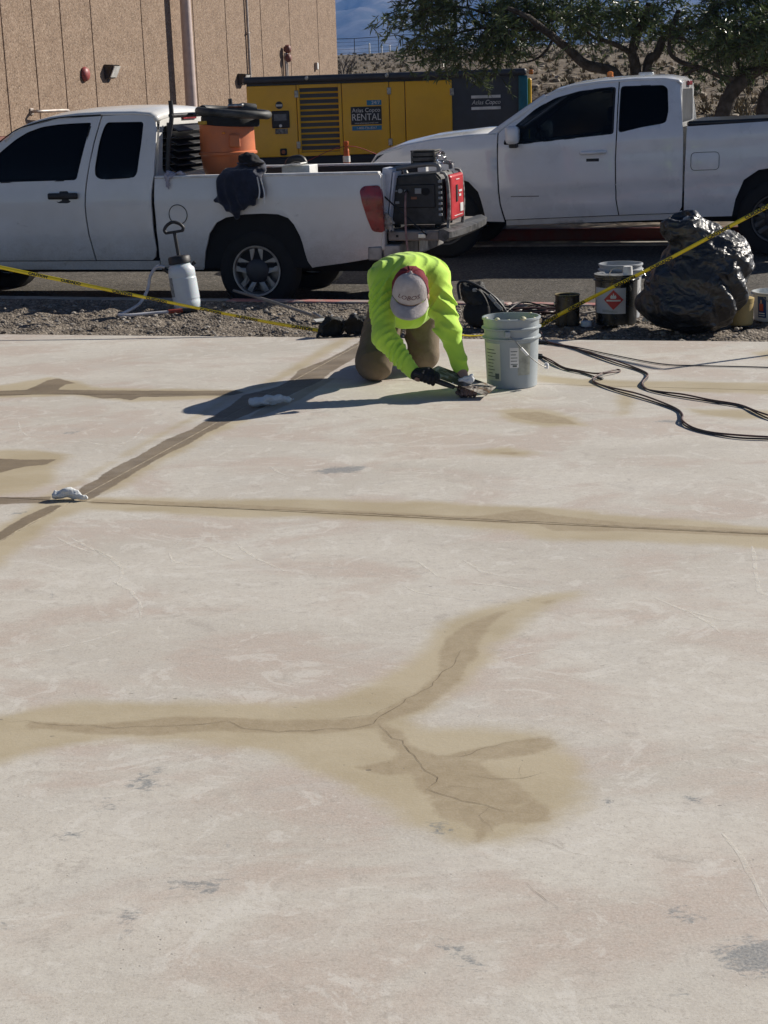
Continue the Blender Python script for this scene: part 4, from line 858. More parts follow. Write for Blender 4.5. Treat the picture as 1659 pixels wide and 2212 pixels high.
for x in (0, -3.2):
    wheel(T1, x, .045, .335, .345, .213, .22, 5); wheel(T1, x, W1-.045, .335, .345, .213, .22, 5, False)
# handle, fuel flap, lights, tailgate, bumper
hd = panel('handle_recess', round_poly([(-1.79, 1.05), (-1.675, 1.05), (-1.655, 1.0), (-1.665, .945), (-1.695, .933), (-1.79, .935), (-1.815, .965), (-1.81, 1.02)], .02), [], lambda x, z: f1(x, z)-.004, BLACKP, T1, th=.02)
obj('handle_grip', bx(-1.872, -1.588, f1(-1.7, .99)-.04, f1(-1.7, .99)-.012, .968, 1.022, .012), BLACKP, hd)
ff = panel('fuel_flap', [(-.672+.079*math.cos(a*math.pi/14), .823+.079*math.sin(a*math.pi/14)) for a in range(28)], [], lambda x, z: f1(x, z)-.003, WHITE_OLD, T1, th=.006, soft=.002)
obj('flap_gap', tube(B(), [(-.672+.083*math.cos(a*math.pi/18), f1(-.67, .823+.083*math.sin(a*math.pi/18))-.004, .823+.083*math.sin(a*math.pi/18)) for a in range(37)], .0035, 5), SEAL, ff)
tl = panel('tail_light', round_poly([(.955, 1.0), (.99, 1.035), (1.125, 1.040), (1.146, .95), (1.146, .65), (1.05, .662), (1.0, .80)], .03), [], lambda x, z: f1(x, z)-.012, REDLENS, T1, th=.05)
tl2 = panel('tail_light', round_poly([(.955, 1.0), (.99, 1.035), (1.125, 1.040), (1.146, .95), (1.146, .65), (1.05, .662), (1.0, .80)], .03), [], lambda x, z: f1(x, z)-.012, REDLENS, T1, th=.05, W=W1)
for y in (.05, W1-.16): obj('bed_corner_post', bx(1.06, 1.142, y, y+.11, .5, 1.13, .015), WHITE_OLD, T1)
tg = obj('tailgate', bx(1.16, 1.60, .10, W1-.10, .575, .655, .012), pm('grimy primer grey', (.30, .27, .24), .6, c2=(.16, .14, .13), vs=7), T1)
bm = B(); rows = []
for i in range(19):
    y = .09+(W1-.18)*i/18; k = abs(2*i/18-1); b_ = .055*(1-k**3); rows.append([bm.verts.new(p) for p in ((1.598, y, .585), (1.64+b_, y, .565), (1.685+b_, y, .595), (1.69+b_, y, .645), (1.64+b_*.6, y, .668), (1.598, y, .664))])
for a, b in zip(rows, rows[1:]):
    for j in range(6): bm.faces.new((a[j], a[(j+1) % 6], b[(j+1) % 6], b[j]))
bm.faces.new(rows[0]); bm.faces.new(rows[-1][::-1]); obj('tailgate_trim', bm, pm('scuffed black trim', (.03, .031, .033), .45, c2=(.13, .13, .13), vs=14, thr=(.62, .3)), tg)
obj('latch', bx(1.42, 1.49, .085, .099, .595, .635, .006), CHROME, tg); obj('strike_hole', bx(1.23, 1.25, .094, .099, .605, .625), SEAL, tg)
obj('tailgate_cable', tube(B(), [(1.13, .1, .95), (1.3, .085, .80), (1.5, .083, .62)], .007, 6), BLACKP, tg)
bp = obj('step_bumper', bx(1.12, 1.27, .06, W1-.06, .40, .545, .010), pm('dull bumper steel', (.30, .29, .28), .45, .6, var=.3, vs=8), T1); obj('step_pad', bx(1.10, 1.26, .2, W1-.2, .546, .555), BLACKP, bp)
obj('bumper_corner', bx(1.0, 1.118, .03, .16, .42, .535, .010), pm('dull bumper steel', (0, 0, 0)), bp)
obj('hitch', bx(1.0, 1.3, .80, .92, .30, .38, .01), DARK, T1); obj('licence_plate', bx(1.275, 1.28, .7, 1.0, .42, .53), LENS, T1)
# ======== newer pickup
W2 = 1.88; DKAL = pm('dark alloy', (.10, .10, .10), .5, .6)
T2 = truck_root('pickup_truck', 'clean white newer extended cab pickup parked by the red kerb under the trees', -3.28, 17.0, -.15)
def f2(x, z):
    y = .05*max(0, (.8-z)/.45)**2+.03*max(0, (z-.95))
    if z > 1.22: y += (z-1.22)*.22+.30*(z-1.22)**2
    y += .020*math.exp(-((z-(.58+.05*x))/.03)**2)-.014*math.exp(-((z-1.13-.045*x)/.05)**2)
    if x < -.4: y += .10*(x+.4)**2
    return y
split = [(1.238, 1.70), (1.240, 1.225), (1.229, .973), (1.236, .583), (1.262, .423)]
fw2 = round_poly([(.085, 1.150), (.095, 1.20), (.199, 1.335), (.403, 1.500), (.604, 1.602), (.853, 1.664), (1.215, 1.692), (1.215, 1.232), (.248, 1.154)], .03)
rw2 = round_poly([(1.262, 1.697), (1.69, 1.694), (1.735, 1.66), (1.755, 1.438), (1.735, 1.335), (1.69, 1.318), (1.493, 1.29), (1.262, 1.24)], .04)
fd2 = [(.09, .387), (.045, .55), (.033, .70), (.026, .998), (.033, 1.268), (.12, 1.335), (.30, 1.485), (.50, 1.625), (.70, 1.69), (.95, 1.733), (1.238, 1.748)]+split[1:]
rd2 = [(a+.012, b) for a, b in split[1:]][::-1]+[(1.25, 1.748), (1.6, 1.75), (1.80, 1.738), (1.855, 1.69), (1.885, 1.45), (1.910, 1.197), (1.910, .72), (1.905, .50), (1.88, .45), (1.83, .436)]
fa2 = [(-.118, .372), (-.14, .50), (-.19, .68), (-.29, .785), (-.42, .825), (-.56, .832), (-.72, .81), (-.86, .74), (-.95, .62), (-1.0, .42)]
fe2 = [(.076, .364), (.03, .55), (.018, .70), (.012, .998), (.02, 1.278), (-.10, 1.26), (-.497, 1.228), (-.9, 1.17), (-1.2, 1.09), (-1.36, .98), (-1.42, .8), (-1.43, .42)]+fa2[::-1]
ra2 = [(2.402, .398), (2.434, .566), (2.512, .756), (2.652, .85), (2.83, .875), (3.0, .855), (3.14, .76), (3.22, .56), (3.25, .40)]
bd2 = [(1.925, .392), (1.93, .8), (1.945, 1.286), (2.73, 1.315), (4.02, 1.34), (4.08, 1.3), (4.10, .9), (4.06, .46)]+ra2[::-1]
for Wm in (None, W2):
    yy = (lambda y: y) if Wm is None else (lambda y: W2-y)
    d1 = panel('door', fd2, [fw2], f2, WHITE, T2, W=Wm); d2 = panel('rear_door', rd2, [rw2], f2, WHITE, T2, W=Wm)
    g = lambda x, z: f2(x, z)+.012; g2 = lambda x, z: f2(x, z)+.001
    panel('window', big(fw2, .02), [], g, GLASS_LT, d1, th=.004, W=Wm); panel('window', big(rw2, .02), [], g, GLASS_DK, d2, th=.004, W=Wm)
    panel('window_seal', big(fw2, .016), [big(fw2, -.03)], g2, SEAL, d1, th=.011, W=Wm); panel('window_seal', big(rw2, .016), [big(rw2, -.03)], g2, SEAL, d2, th=.011, W=Wm)
    panel('fender', fe2, [], f2, WHITE, T2, W=Wm); panel('bed_side', bd2, [], f2, WHITE, T2, W=Wm)
    panel('rocker', [(.09, .325), (.09, .378), (1.25, .414), (1.83, .428), (1.9, .46), (1.915, .40), (1.85, .37)], [], lambda x, z: .06+.5*max(0, .40-z), WHITE, T2, W=Wm)
    obj('wheel_well', bx(-1.02, -.10, min(yy(.08), yy(.5)), max(yy(.08), yy(.5)), .37, .86), DARK, T2); obj('wheel_well', bx(2.38, 3.26, min(yy(.08), yy(.5)), max(yy(.08), yy(.5)), .39, .90), DARK, T2)
    hd = obj('door_handle', tube(B(), smoothpts([(.885, yy(f2(1, 1.05)-.004), 1.052), (.93, yy(f2(1, 1.05)-.035), 1.05), (1.06, yy(f2(1, 1.05)-.035), 1.055), (1.14, yy(f2(1, 1.05)-.004), 1.058)], 4), .018, 8, flat=1.0), WHITE, T2)
    obj('handle_cup', bx(.94, 1.07, min(yy(f2(1, .99)-.004), yy(.05)), max(yy(f2(1, .99)-.004), yy(.05)), .965, .995, .004), BLACKP, hd)
    mr = obj('mirror', bx(.135, .27, min(yy(-.20), yy(-.03)), max(yy(-.20), yy(-.03)), 1.16, 1.34, .04), WHITE, T2); obj('mirror_foot', bx(.16, .24, min(yy(-.1), yy(.04)), max(yy(-.1), yy(.04)), 1.12, 1.165, .01), BLACKP, mr)
    wheel(T2, -.56, yy(.05), .37, .375, .235, .24, 6, Wm is None, DKAL); wheel(T2, 2.83, yy(.05), .37, .375, .235, .24, 6, Wm is None, DKAL)
panel('fuel_flap', round_poly([(1.995, .862), (1.995, 1.026), (2.262, 1.03), (2.262, .866)], .045), [], lambda x, z: f2(x, z)-.004, WHITE, T2, th=.006, soft=.003)
fr = round_poly([(1.99, .857), (1.99, 1.031), (2.267, 1.035), (2.267, .861)], .045); strip('flap_gap', [(p[0], f2(p[0], p[1])-.001, p[1]) for p in fr+fr[:1]], .003, SEAL, T2)
obj('side_badge', bx(.155, .45, f2(.3, .615)-.012, f2(.3, .615)+.01, .622, .631), pm('badge grey', (.12, .12, .12), .4), T2)
rf2 = [(.02, 1.275, 0.), (.25, 1.445, .02), (.48, 1.612, .035), (.60, 1.665, .04), (.8, 1.71, .045), (1.05, 1.738, .045), (1.4, 1.752, .045), (1.7, 1.748, .04), (1.83, 1.73, .035), (1.87, 1.69, .03)]
loft('roof', [cross(x, z, f2(x, z), W2-f2(x, z), cr, 16, 2.6) for x, z, cr in rf2[2:]], WHITE, T2, .02)
loft('windscreen', [cross(x, z, f2(x, z)+.07, W2-f2(x, z)-.07, cr) for x, z, cr in ((-.12, 1.25, .03), (.2, 1.45, .03), (.49, 1.622, .03))], GLASS_LT, T2, .006)
for Wm in (None, W2):
    yy = (lambda y: y) if Wm is None else (lambda y: W2-y)
    obj('pillar', tube(B(), [(-.06, yy(f2(0, 1.27)+.03), 1.245), (.22, yy(f2(0, 1.43)+.02), 1.43), (.50, yy(f2(0, 1.62)+.02), 1.615)], .035, 8), WHITE, T2)
loft('bonnet', [cross(x, z, .02+dy, W2-.02-dy, cr, 16, 3) for x, z, cr, dy in ((-1.38, .97, .03, .12), (-1.30, 1.07, .05, .08), (-1.02, 1.15, .06, .03), (-.7, 1.20, .07, .0), (-.3, 1.238, .065, .0), (.0, 1.262, .05, .0))], WHITE, T2, .02)
obj('front_bumper', bx(-1.50, -1.30, .05, W2-.05, .35, .66, .05), WHITE, T2); obj('grille', bx(-1.46, -1.36, .35, W2-.35, .66, .95, .02), BLACKP, T2)
for y in (.10, W2-.38): obj('headlight', bx(-1.46, -1.30, y, y+.28, .74, .95, .03), LENS, T2)
cb = panel('cab_back', [(.09, .45), (.05, 1.1), (.12, 1.35), (.22, 1.69), (.4, 1.74), (W2-.4, 1.74), (W2-.22, 1.69), (W2-.12, 1.35), (W2-.05, 1.1), (W2-.09, .45)], [round_poly([(.24, 1.32), (.30, 1.65), (W2-.30, 1.65), (W2-.24, 1.32)], .06)], lambda x, z: 0, WHITE, T2, th=.03)
cb.data.transform(Matrix(((0, -1, 0, 1.878), (1, 0, 0, 0), (0, 0, 1, 0), (0, 0, 0, 1))))
obj('rear_glass', bx(1.858, 1.865, .24, W2-.24, 1.3, 1.67), pm('dull dark glass', (.012, .013, .015), .45), T2); obj('high_brake_light', bx(1.875, 1.905, W2/2-.2, W2/2+.2, 1.685, 1.73, .008), REDLENS, T2)
obj('tonneau_cover', bx(1.96, 4.05, .05, W2-.05, 1.285, 1.335, .02, mat=Matrix.Rotation(R(-.9), 4, 'Y')@Matrix.Translation((0, 0, -.03))), pm('black vinyl', (.02, .021, .023), .35, var=.3, vs=5), T2)
obj('chassis', bx(-1.2, 3.9, .35, W2-.35, .32, .58), DARK, T2); obj('cab_floor', bx(.05, 1.9, .12, W2-.12, .40, .62), DARK, T2)
obj('dashboard', bx(-.05, .25, .15, W2-.15, .75, 1.16, .04), BLACKP, T2)
stw = obj('steering_wheel', lathe(B(), [(.165, -.015), (.182, 0), (.165, .015), (.15, 0)], 24, Matrix.Translation((.42, .55, 1.17))@Matrix.Rotation(R(65), 4, 'Y'), closed=True), BLACKP, T2); obj('steering_column', tube(B(), [(.2, .55, 1.05), (.42, .55, 1.17)], .03, 8), BLACKP, stw)
for y in (.25, 1.1):
    st_ = obj('seat', bx(1.05, 1.22, y, y+.5, .7, 1.32, .06), pm('dark seat cloth', (.02, .02, .022), .95), T2); obj('headrest', bx(1.10, 1.20, y+.12, y+.38, 1.34, 1.50, .04), pm('dark seat cloth', (.02, .02, .022), .95), st_)
AMBER = pm('amber lens', (.75, .22, .02), .25, coat=.5)
bc = obj('beacon', lathe(B(), [(0, 0), (.038, 0), (.038, .015), (.032, .02), (.032, .055), (.015, .065), (0, .065)], 16, Matrix.Translation((1.02, 1.25, 1.79))), AMBER, T2); obj('beacon_foot', bx(.95, 1.09, 1.18, 1.32, 1.77, 1.795, .005), BLACKP, bc)
lb = obj('white_bar', bx(1.30, 1.46, 1.45, 1.55, 1.785, 1.835, .012), LENS, T2); obj('white_bar_bracket', bx(1.36, 1.40, 1.47, 1.53, 1.75, 1.786), BLACKP, lb)  # white piece seen past the roof, built as a bar on it
# ======== yellow rental generator
YEL = pm('generator yellow', (.90, .50, .006), .38, c2=(.80, .435, .008), vs=1.6, coat=.2, bump=.02); GR = pm('graphite grey', (.045, .05, .062), .5, var=.1, coat=.1)
GS = thing('rental_generator', 'large yellow and dark grey towable power generator with louvred doors', 'generator', (0, 28.5, 0))
DK = pm('decal black', (.012, .014, .018), .4); BLU = pm('decal blue', (.02, .19, .36), .4); WHT = pm('decal white', (.72, .72, .70), .5)
obj('body_shell', bx(-2.16, 2.62, .05, 1.9, .50, 1.80), GR, GS); obj('base_frame', bx(-2.2, 2.75, -.02, 1.95, .02, .52, .03), pm('base frame dark', (.02, .023, .028), .6), GS)
obj('roof', bx(-2.22, 2.74, -.05, 1.97, 1.79, 1.91, .04), GR, GS)
for x in (-2.1, .28, 2.6): obj('skid_foot', bx(x-.15, x+.15, .1, 1.8, -.12, .05), DARK, GS)
obj('corner_cover', bx(2.60, 2.76, .0, 1.92, .53, 1.79, .02), pm('teal panel', (.005, .14, .20), .4, var=.1), GS); obj('end_panel', bx(2.762, 2.84, .10, 1.85, .45, 1.74, .03), YEL, GS)
obj('marker_lamp', bx(2.78, 2.86, .02, .10, 1.80, 1.88, .015), AMBER, GS)
def door(n, x0, x1): return obj(n, bx(x0, x1, .0, .055, .535, 1.755, .012), YEL, GS)
d = door('door', -2.16, -1.295)
cp = obj('control_panel', bx(-1.74, -1.43, -.02, .0, 1.03, 1.325, .015), BLACKP, d); obj('screen', bx(-1.70, -1.48, -.026, -.021, 1.155, 1.27, .003), pm('grey screen', (.11, .12, .14), .25), cp)
obj('knob', lathe(B(), [(0, .02), (.025, .018), (.028, 0), (0, 0)], 16, Matrix.Translation((-1.59, -.02, 1.07))@MY), LENS, cp)
obj('switch_plate', bx(-1.69, -1.47, -.012, .0, .93, 1.02, .006), pm('worn plate', (.3, .3, .29), .5, c2=(.05, .05, .05), vs=18), d)
obj('round_sticker', lathe(B(), [(0, .004), (.065, .004), (.065, 0), (0, 0)], 24, Matrix.Translation((-1.6, -.001, 1.42))@MY), DK, d); obj('sticker_band', bx(-1.655, -1.545, -.008, -.005, 1.40, 1.435), WHT, d)
es = obj('emergency_stop', bx(-1.62, -1.50, -.02, .0, .56, .68, .02), BLACKP, d); obj('stop_button', lathe(B(), [(0, .03), (.03, .028), (.034, .01), (.034, 0), (0, 0)], 16, Matrix.Translation((-1.56, -.02, .62))@MY), pm('button copper', (.35, .12, .05), .5), es)
lf = obj('louvre_frame', bx(-1.285, -1.235, .0, .055, .535, 1.755, .008), YEL, GS)
for a in ((-.56, -.505, .535, 1.755), (-1.234, -.561, 1.695, 1.755), (-1.234, -.561, .535, .60)): obj('frame_rail', bx(a[0], a[1], .0, .055, a[2], a[3], .006), YEL, lf)
obj('louvre_void', bx(-1.24, -.55, .14, .16, .55, 1.74), DARK, lf)
for i in range(11):
    z = .622+i*.099; m = Matrix.Translation((0, .075, z+.045))@Matrix.Rotation(R(-30), 4, 'X'); obj('louvre_slat', box(B(), -1.236, -.56, -.008, .008, -.066, .058, .003, m), YEL, lf)
d2 = door('door', -.495, .325); d3 = door('door', .337, .602); d4 = door('door', .614, 1.432)
for dd, x in ((d2, .33), (d4, 1.43), (d, -1.29)):
    for z in (.73, 1.60) if x < 1 else (1.55,): hg = obj('hinge', bx(x-.035, x+.035, -.018, .0, z-.06, z+.06, .006), STEEL, dd)
dc = obj('rental_decal', bx(-.35, .19, -.004, .0, 1.042, 1.35, .0), DK, d2)
text('Atlas Copco', .098, WHT, dc, facing((-.08, -.006, 1.285))); text('RENTAL', .165, WHT, dc, facing((-.08, -.006, 1.165)), sx=.86); text('www.atlascopcorental.com', .038, WHT, dc, facing((-.08, -.006, 1.07)), sx=1.0)
b1 = obj('hours_decal', bx(-.065, .19, -.004, .0, 1.368, 1.455, .0), BLU, d2); text('24/7', .085, WHT, b1, facing((.09, -.006, 1.41)))
b2 = obj('phone_decal', bx(-.335, .185, -.004, .0, .945, 1.022, .0), BLU, d2); text('1-800-736-8267', .056, WHT, b2, facing((-.08, -.006, .983)))
lg = obj('logo_bar', bx(1.77, 2.285, .035, .05, 1.425, 1.475), WHT, GS); obj('logo_bar', bx(1.77, 2.285, .035, .05, 1.23, 1.28), WHT, GS)
text('Atlas Copco', .105, WHT, GS, facing((2.03, .045, 1.353)), shear=.25, sx=.95, ext=.004)
for x in (-1.1, .3, 1.5): obj('roof_bolt', lathe(B(), [(0, .03), (.03, .025), (.035, 0), (0, 0)], 12, Matrix.Translation((x, -.05, 1.86))@MY), STEEL, GS)
# delineator with ribbon
ORN = pm('faded cone orange', (.52, .11, .02), .6, var=.15)
dl = thing('delineator_post', 'orange delineator post with white band in front of the yellow generator', 'traffic post', (-.43, 27, -.06))
obj('post_shaft', lathe(B(), [(0, .0), (.06, .0), (.055, .5), (.045, .72), (.03, .76), (.03, .80), (.045, .82), (.04, .87), (0, .875)], 20), ORN, dl); obj('white_band', lathe(B(), [(.060, .53), (.062, .53), (.061, .63), (.059, .63)], 20, closed=True), WHT, dl)
obj('rubber_base', lathe(B(), [(0, -.02), (.2, -.02), (.19, .03), (.07, .05), (0, .05)], 8), RUBBER, dl)
bm = B(); P = [Vector((-2.2, 27.2, .15)), Vector((-1.3, 27.1, .42)), Vector((-.43, 26.99, .73)), Vector((.3, 27.05, .50)), Vector((1.4, 27.2, .28))]
tube(bm, smoothpts(P, 5), .022, 5, flat=.3); obj('warning_ribbon', bm, pm('dark red ribbon', (.22, .02, .025), .6), label='dark red ribbon strung over the delineator by the yellow generator', cat='ribbon')
# ---------------------------------------------------------------- load in the old pickup (coordinates in the truck's frame)
T1M = Matrix.Translation(T1.location)@Matrix.Rotation(-A15, 4, 'Z')
def on_truck(name, label, cat, x, y, z, rot=0, group=None):
    p = T1M@Vector((x, y, z)); return thing(name, label, cat, p, -A15+rot, group)
ORD = pm('faded drum orange', (.66, .185, .06), .55, var=.2, vs=4, bump=.06, bs=40, c2=(.54, .16, .065))
dr = on_truck('plastic_drum', 'faded orange plastic drum standing in the old pickup bed', 'drum', -.42, .62, 1.055)
obj('drum_body', lathe(B(), [(0, 0), (.17, 0), (.195, .012), (.225, .12), (.238, .22), (.243, .235), (.258, .245), (.258, .262), (.243, .272), (.242, .34), (.238, .48), (.24, .50), (.225, .50), (.22, .3), (.16, .03), (0, .03)], 40), ORD, dr)
obj('handle_lug', bx(.10, .20, -.235, -.2, .30, .42, .015), ORD, dr)
obj('rubber_collar', lathe(B(), [(.243, .488), (.256, .492), (.257, .55), (.245, .575), (.22, .57), (.22, .49)], 40, Matrix.Rotation(R(4), 4, 'Y'), closed=True), RUBBER, dr)
obj('label_plate', bx(-.165, -.085, -.262, -.245, .505, .535, .004), pm('yellow tag', (.62, .36, .03), .5), dr); obj('reflector', bx(.05, .08, -.262, -.245, .42, .44, .006), pm('amber lens', (.75, .22, .02), .3), dr)
hs = on_truck('coiled_hose', 'thick black hose coiled on top of the orange drum', 'hose', -.39, .62, 1.625)
P = [(.05+(.30+.02*math.sin(a*.5))*math.cos(a), .235*math.sin(a), .015-.10*(.30*math.cos(a))+.012*a/6.28) for a in np.linspace(.6, 3.1*math.pi, 60)]
obj('hose_coil', tube(B(), P, .036, 10), pm('dusty rubber hose', (.025, .026, .026), .6, c2=(.09, .09, .085), vs=9, thr=(.7, .35)), hs)
obj('hose_end', tube(B(), [(.02, -.05, .03), (.14, -.02, .065), (.22, .06, .05)], .045, 10), pm('dusty rubber hose', (0, 0, 0)), hs)
obj('clamp', bx(.02, .16, -.09, .02, .07, .10, .01), STEEL, hs)
JK = pm('navy cloth', (.010, .014, .03), .95, c2=(.02, .027, .055), vs=6, bump=.5, bs=40, bd=.01, sheen=.3)
jk = on_truck('work_jacket', 'dark navy work jacket hung over the pickup bed rail', 'jacket', -.045, 0, 0)
def jkf():
    fs = [rcone((-.17, -.045, 1.12), (-.18, -.05, .95), .045, .055, (.6, 1.2, 1)), rcone((-.08, -.05, 1.14), (-.09, -.055, .88), .055, .055, (.6, 1.2, 1)), rcone((.03, -.05, 1.15), (.03, -.055, .93), .055, .05, (.6, 1.2, 1)),
          rcone((.11, -.04, 1.11), (.12, -.05, 1.0), .045, .045, (.6, 1.2, 1)), rcone((-.03, .06, 1.19), (.09, .08, 1.21), .07, .07, (1, 1, 1)), rcone((-.16, .0, 1.17), (.15, .02, 1.17), .04, .04), rcone((-.10, -.03, .87), (-.07, -.04, .80), .04, .03)]
    g = smin(fs, .04)
    return lambda X, Y, Z: g(X, Y, Z)+.008*np.sin(X*70+np.sin(Z*13)*2)*np.clip((1.2-Z)*4, 0, 1)
lump('jacket_body', jkf(), (-.38, -.2, .62), (.36, .22, 1.33), .0115, JK, jk, amp=.012, fs=9)
obj('drawstring', tube(B(), smoothpts([(.14, -.085, 1.13), (.16, -.10, 1.02), (.15, -.105, .95)], 4), .006, 5), WHT, jk); obj('drawstring', tube(B(), smoothpts([(.17, -.08, 1.12), (.20, -.098, 1.0), (.195, -.10, .92)], 4), .006, 5), WHT, jk)
hj = on_truck('black_cap', 'black cloth cap lying on top of the navy jacket', 'hat', -.02, .05, 1.26)
lump('cap_crown', smin([ell((0, 0, .01), (.10, .09, .065)), ell((.08, -.05, -.02), (.08, .06, .03))], .03), (-.16, -.16, -.1), (.2, .14, .12), .009, pm('black cloth', (.012, .012, .013), .95, bump=.4, bs=50), hj, amp=.015, fs=12)
obj('cap_band', tube(B(), [(.1*math.cos(a), .09*math.sin(a), -.02) for a in np.linspace(0, 6.283, 25)], .007, 5), JK, hj)
rg_ = on_truck('rag', 'crumpled lilac white rag hanging over the bed rail beside the rack', 'rag', -.73, .0, 1.15)
lump('cloth', smin([rcone((-.03, -.015, -.02), (.0, -.02, -.11), .025, .012), rcone((0, .01, .01), (.13, .04, .015), .03, .02), rcone((-.02, 0, 0), (-.01, .06, .02), .03, .025)], .03), (-.1, -.08, -.16), (.2, .12, .08), .007, pm('rag cloth', (.50, .47, .52), .95, c2=(.36, .34, .40), vs=12), rg_, amp=.03, fs=22)
WOOD = pm('weathered board', (.42, .40, .36), .8, c2=(.30, .28, .25), vs=5)
for i, (x, y, z, L, w, r, lb) in enumerate(((-.30, .45, 1.02, .9, .10, .06, 'pale narrow board lying in the bed under the orange drum'), (-.38, .62, 1.025, .75, .30, -.03, 'wide dusty board bridging the bed below the orange drum'))):
    o = on_truck('board', lb, 'board', x, y, z, r); obj('plank', bx(-L/2, L/2, -w/2, w/2, -.012, .02, .004), WOOD, o); obj('cleat', bx(-L/2+.05, -L/2+.12, -w/2, w/2, -.06, -.013, .004), WOOD, o)
tb = on_truck('tool_box', 'low black tool box in the bed under the boards', 'tool box', -.3, .62, .535); obj('case', bx(-.5, .5, -.25, .25, 0, .46, .03), BLACKP, tb); obj('lid_lip', bx(-.51, .51, -.26, .26, .36, .39, .01), BLACKP, tb)
wb = on_truck('white_carton', 'white carton standing in the pickup bed beside the jacket', 'carton', .30, .42, .80); obj('carton_side', bx(-.12, .13, -.12, .12, 0, .40, .006), WHT, wb); obj('carton_flap', bx(-.13, .12, -.19, -.03, .405, .415, 0, mat=Matrix.Rotation(R(-6), 4, 'Y')), pm('carton white', (.75, .74, .70), .8), wb)
ch = on_truck('hand_tool', 'dark grey curved tool handle poking up beside the drum', 'tool', .24, .5, 1.10); obj('tool_handle', tube(B(), smoothpts([(-.06, 0, -.1), (-.07, 0, .10), (0, 0, .15), (.08, 0, .12), (.09, 0, -.1)], 5), .03, 8), BLACKP, ch); obj('tool_base', bx(-.12, .12, -.05, .05, -.2, -.08, .01), BLACKP, ch)
# portable generator on the lowered tailgate
gn = on_truck('portable_generator', 'scuffed red and black portable inverter generator on the open tailgate', 'generator', 1.135, .22, .668); gn.scale = (1.14, 1.4, 1)
GBK = pm('generator black', (.016, .016, .017), .55, c2=(.05, .05, .048), vs=12, thr=(.65, .35))
bm = B(); prof = [(.0, .03), (.0, .36), (.03, .43), (.37, .45), (.41, .40), (.42, .03)]
lo = [bm.verts.new((x, 0, z)) for x, z in prof]; hi = [bm.verts.new((x, .42, z)) for x, z in prof]
bm.faces.new(lo); bm.faces.new(hi[::-1])
for i in range(6): bm.faces.new((lo[i], hi[i], hi[(i+1) % 6], lo[(i+1) % 6]))
bmesh.ops.bevel(bm, geom=bm.edges[:], offset=.015, segments=2, affect='EDGES'); body = obj('body', bm, GBK, gn)
rp = obj('end_cover', bx(.425, .47, .035, .385, .05, .43, .02), REDP, gn)
for y0 in (-.006, .39): obj('bumper_rail', tube(B(), smoothpts([(.40, y0+.012, .455), (.445, y0+.012, .42), (.46, y0+.012, .2), (.45, y0+.012, .0)], 3), .013, 8), pm('scuffed bumper', (.05, .05, .05), .6, c2=(.3, .29, .27), vs=20, thr=(.62, .38)), gn)
obj('recoil_slot', bx(.472, .476, .16, .20, .20, .34, .004), DARK, rp); obj('data_label', bx(.472, .476, .26, .34, .11, .18), WHT, rp)
MR = basis((.478, .27, .285), (0, 1, 0), (0, 0, 1))
[obj('badge', bx(.470, .4745, a, b, c, d, .001), WHT, rp) for a, b, c, d in ((.235, .315, .275, .292), (.235, .29, .238, .258), (.16, .25, .381, .388))]
obj('trim_line', bx(.472, .475, .10, .32, .085, .09), WHT, rp)
obj('carry_handle', tube(B(), smoothpts([(.03, .05, .42), (.04, .05, .485), (.34, .05, .52), (.38, .05, .46)], 4), .02, 8), pm('grey grip', (.2, .2, .2), .4), gn)
obj('carry_handle', tube(B(), smoothpts([(.03, .37, .42), (.04, .37, .485), (.34, .37, .52), (.38, .37, .46)], 4), .02, 8), pm('grey grip', (0, 0, 0)), gn)
cp = obj('control_face', bx(.04, .36, -.008, .0, .17, .36, .006), BLACKP, gn)
for x, z, r in ((.10, .31, .018), (.14, .31, .01), (.29, .30, .03), (.07, .31, .008)): obj('socket', lathe(B(), [(0, .01), (r, .008), (r, 0), (0, 0)], 14, Matrix.Translation((x, -.008, z))@MY), GREYP if r < .02 else DARK, cp)
obj('gauge', bx(.21, .26, -.014, -.008, .285, .33, .003), GREYP, cp); obj('switch', bx(.18, .225, -.013, -.008, .24, .262, .003), pm('dull orange', (.3, .13, .07), .5), cp); obj('rating_plate', bx(.06, .09, -.012, -.008, .205, .225), GREYP, cp)
for i in range(7): obj('vent_fin', bx(.385, .412, -.012, .0, .10+i*.045, .122+i*.045, .003), GREYP, body)
for x, y in ((.05, .06), (.05, .36), (.36, .06), (.36, .36)): obj('foot', bx(x-.02, x+.02, y-.02, y+.02, 0, .035, .005), RUBBER, gn)
cr8 = on_truck('slotted_crate', 'dark grey slotted crate wrapped in clear film on top of the portable generator', 'crate', 1.33, .28, 1.175, .0)
CRT = pm('dark crate plastic', (.05, .047, .042), .7, c2=(.12, .115, .105), vs=9)
obj('crate_core', bx(.01, .19, .012, .22, .005, .115), DARK, cr8)
for z in (0, .04, .08): obj('slat', bx(0, .20, 0, .011, z, z+.03, .003), CRT, cr8); obj('slat', bx(.192, .203, .012, .23, z, z+.03, .003), CRT, cr8)
for x in (0, .19): obj('post', bx(x, x+.012, -.004, .0, 0, .12, .001), CRT, cr8)
obj('lid', bx(-.004, .206, -.004, .235, .118, .128, .003), CRT, cr8)
FILM = glass('clear film', (.93, .94, .95), .12)
lump('film', smin([ell((.24, .08, .06), (.045, .08, .06)), rcone((.25, .05, .03), (.36, .06, .02), .02, .008)], .02), (.15, -.05, -.03), (.42, .2, .16), .008, FILM, cr8, amp=.03, fs=25)
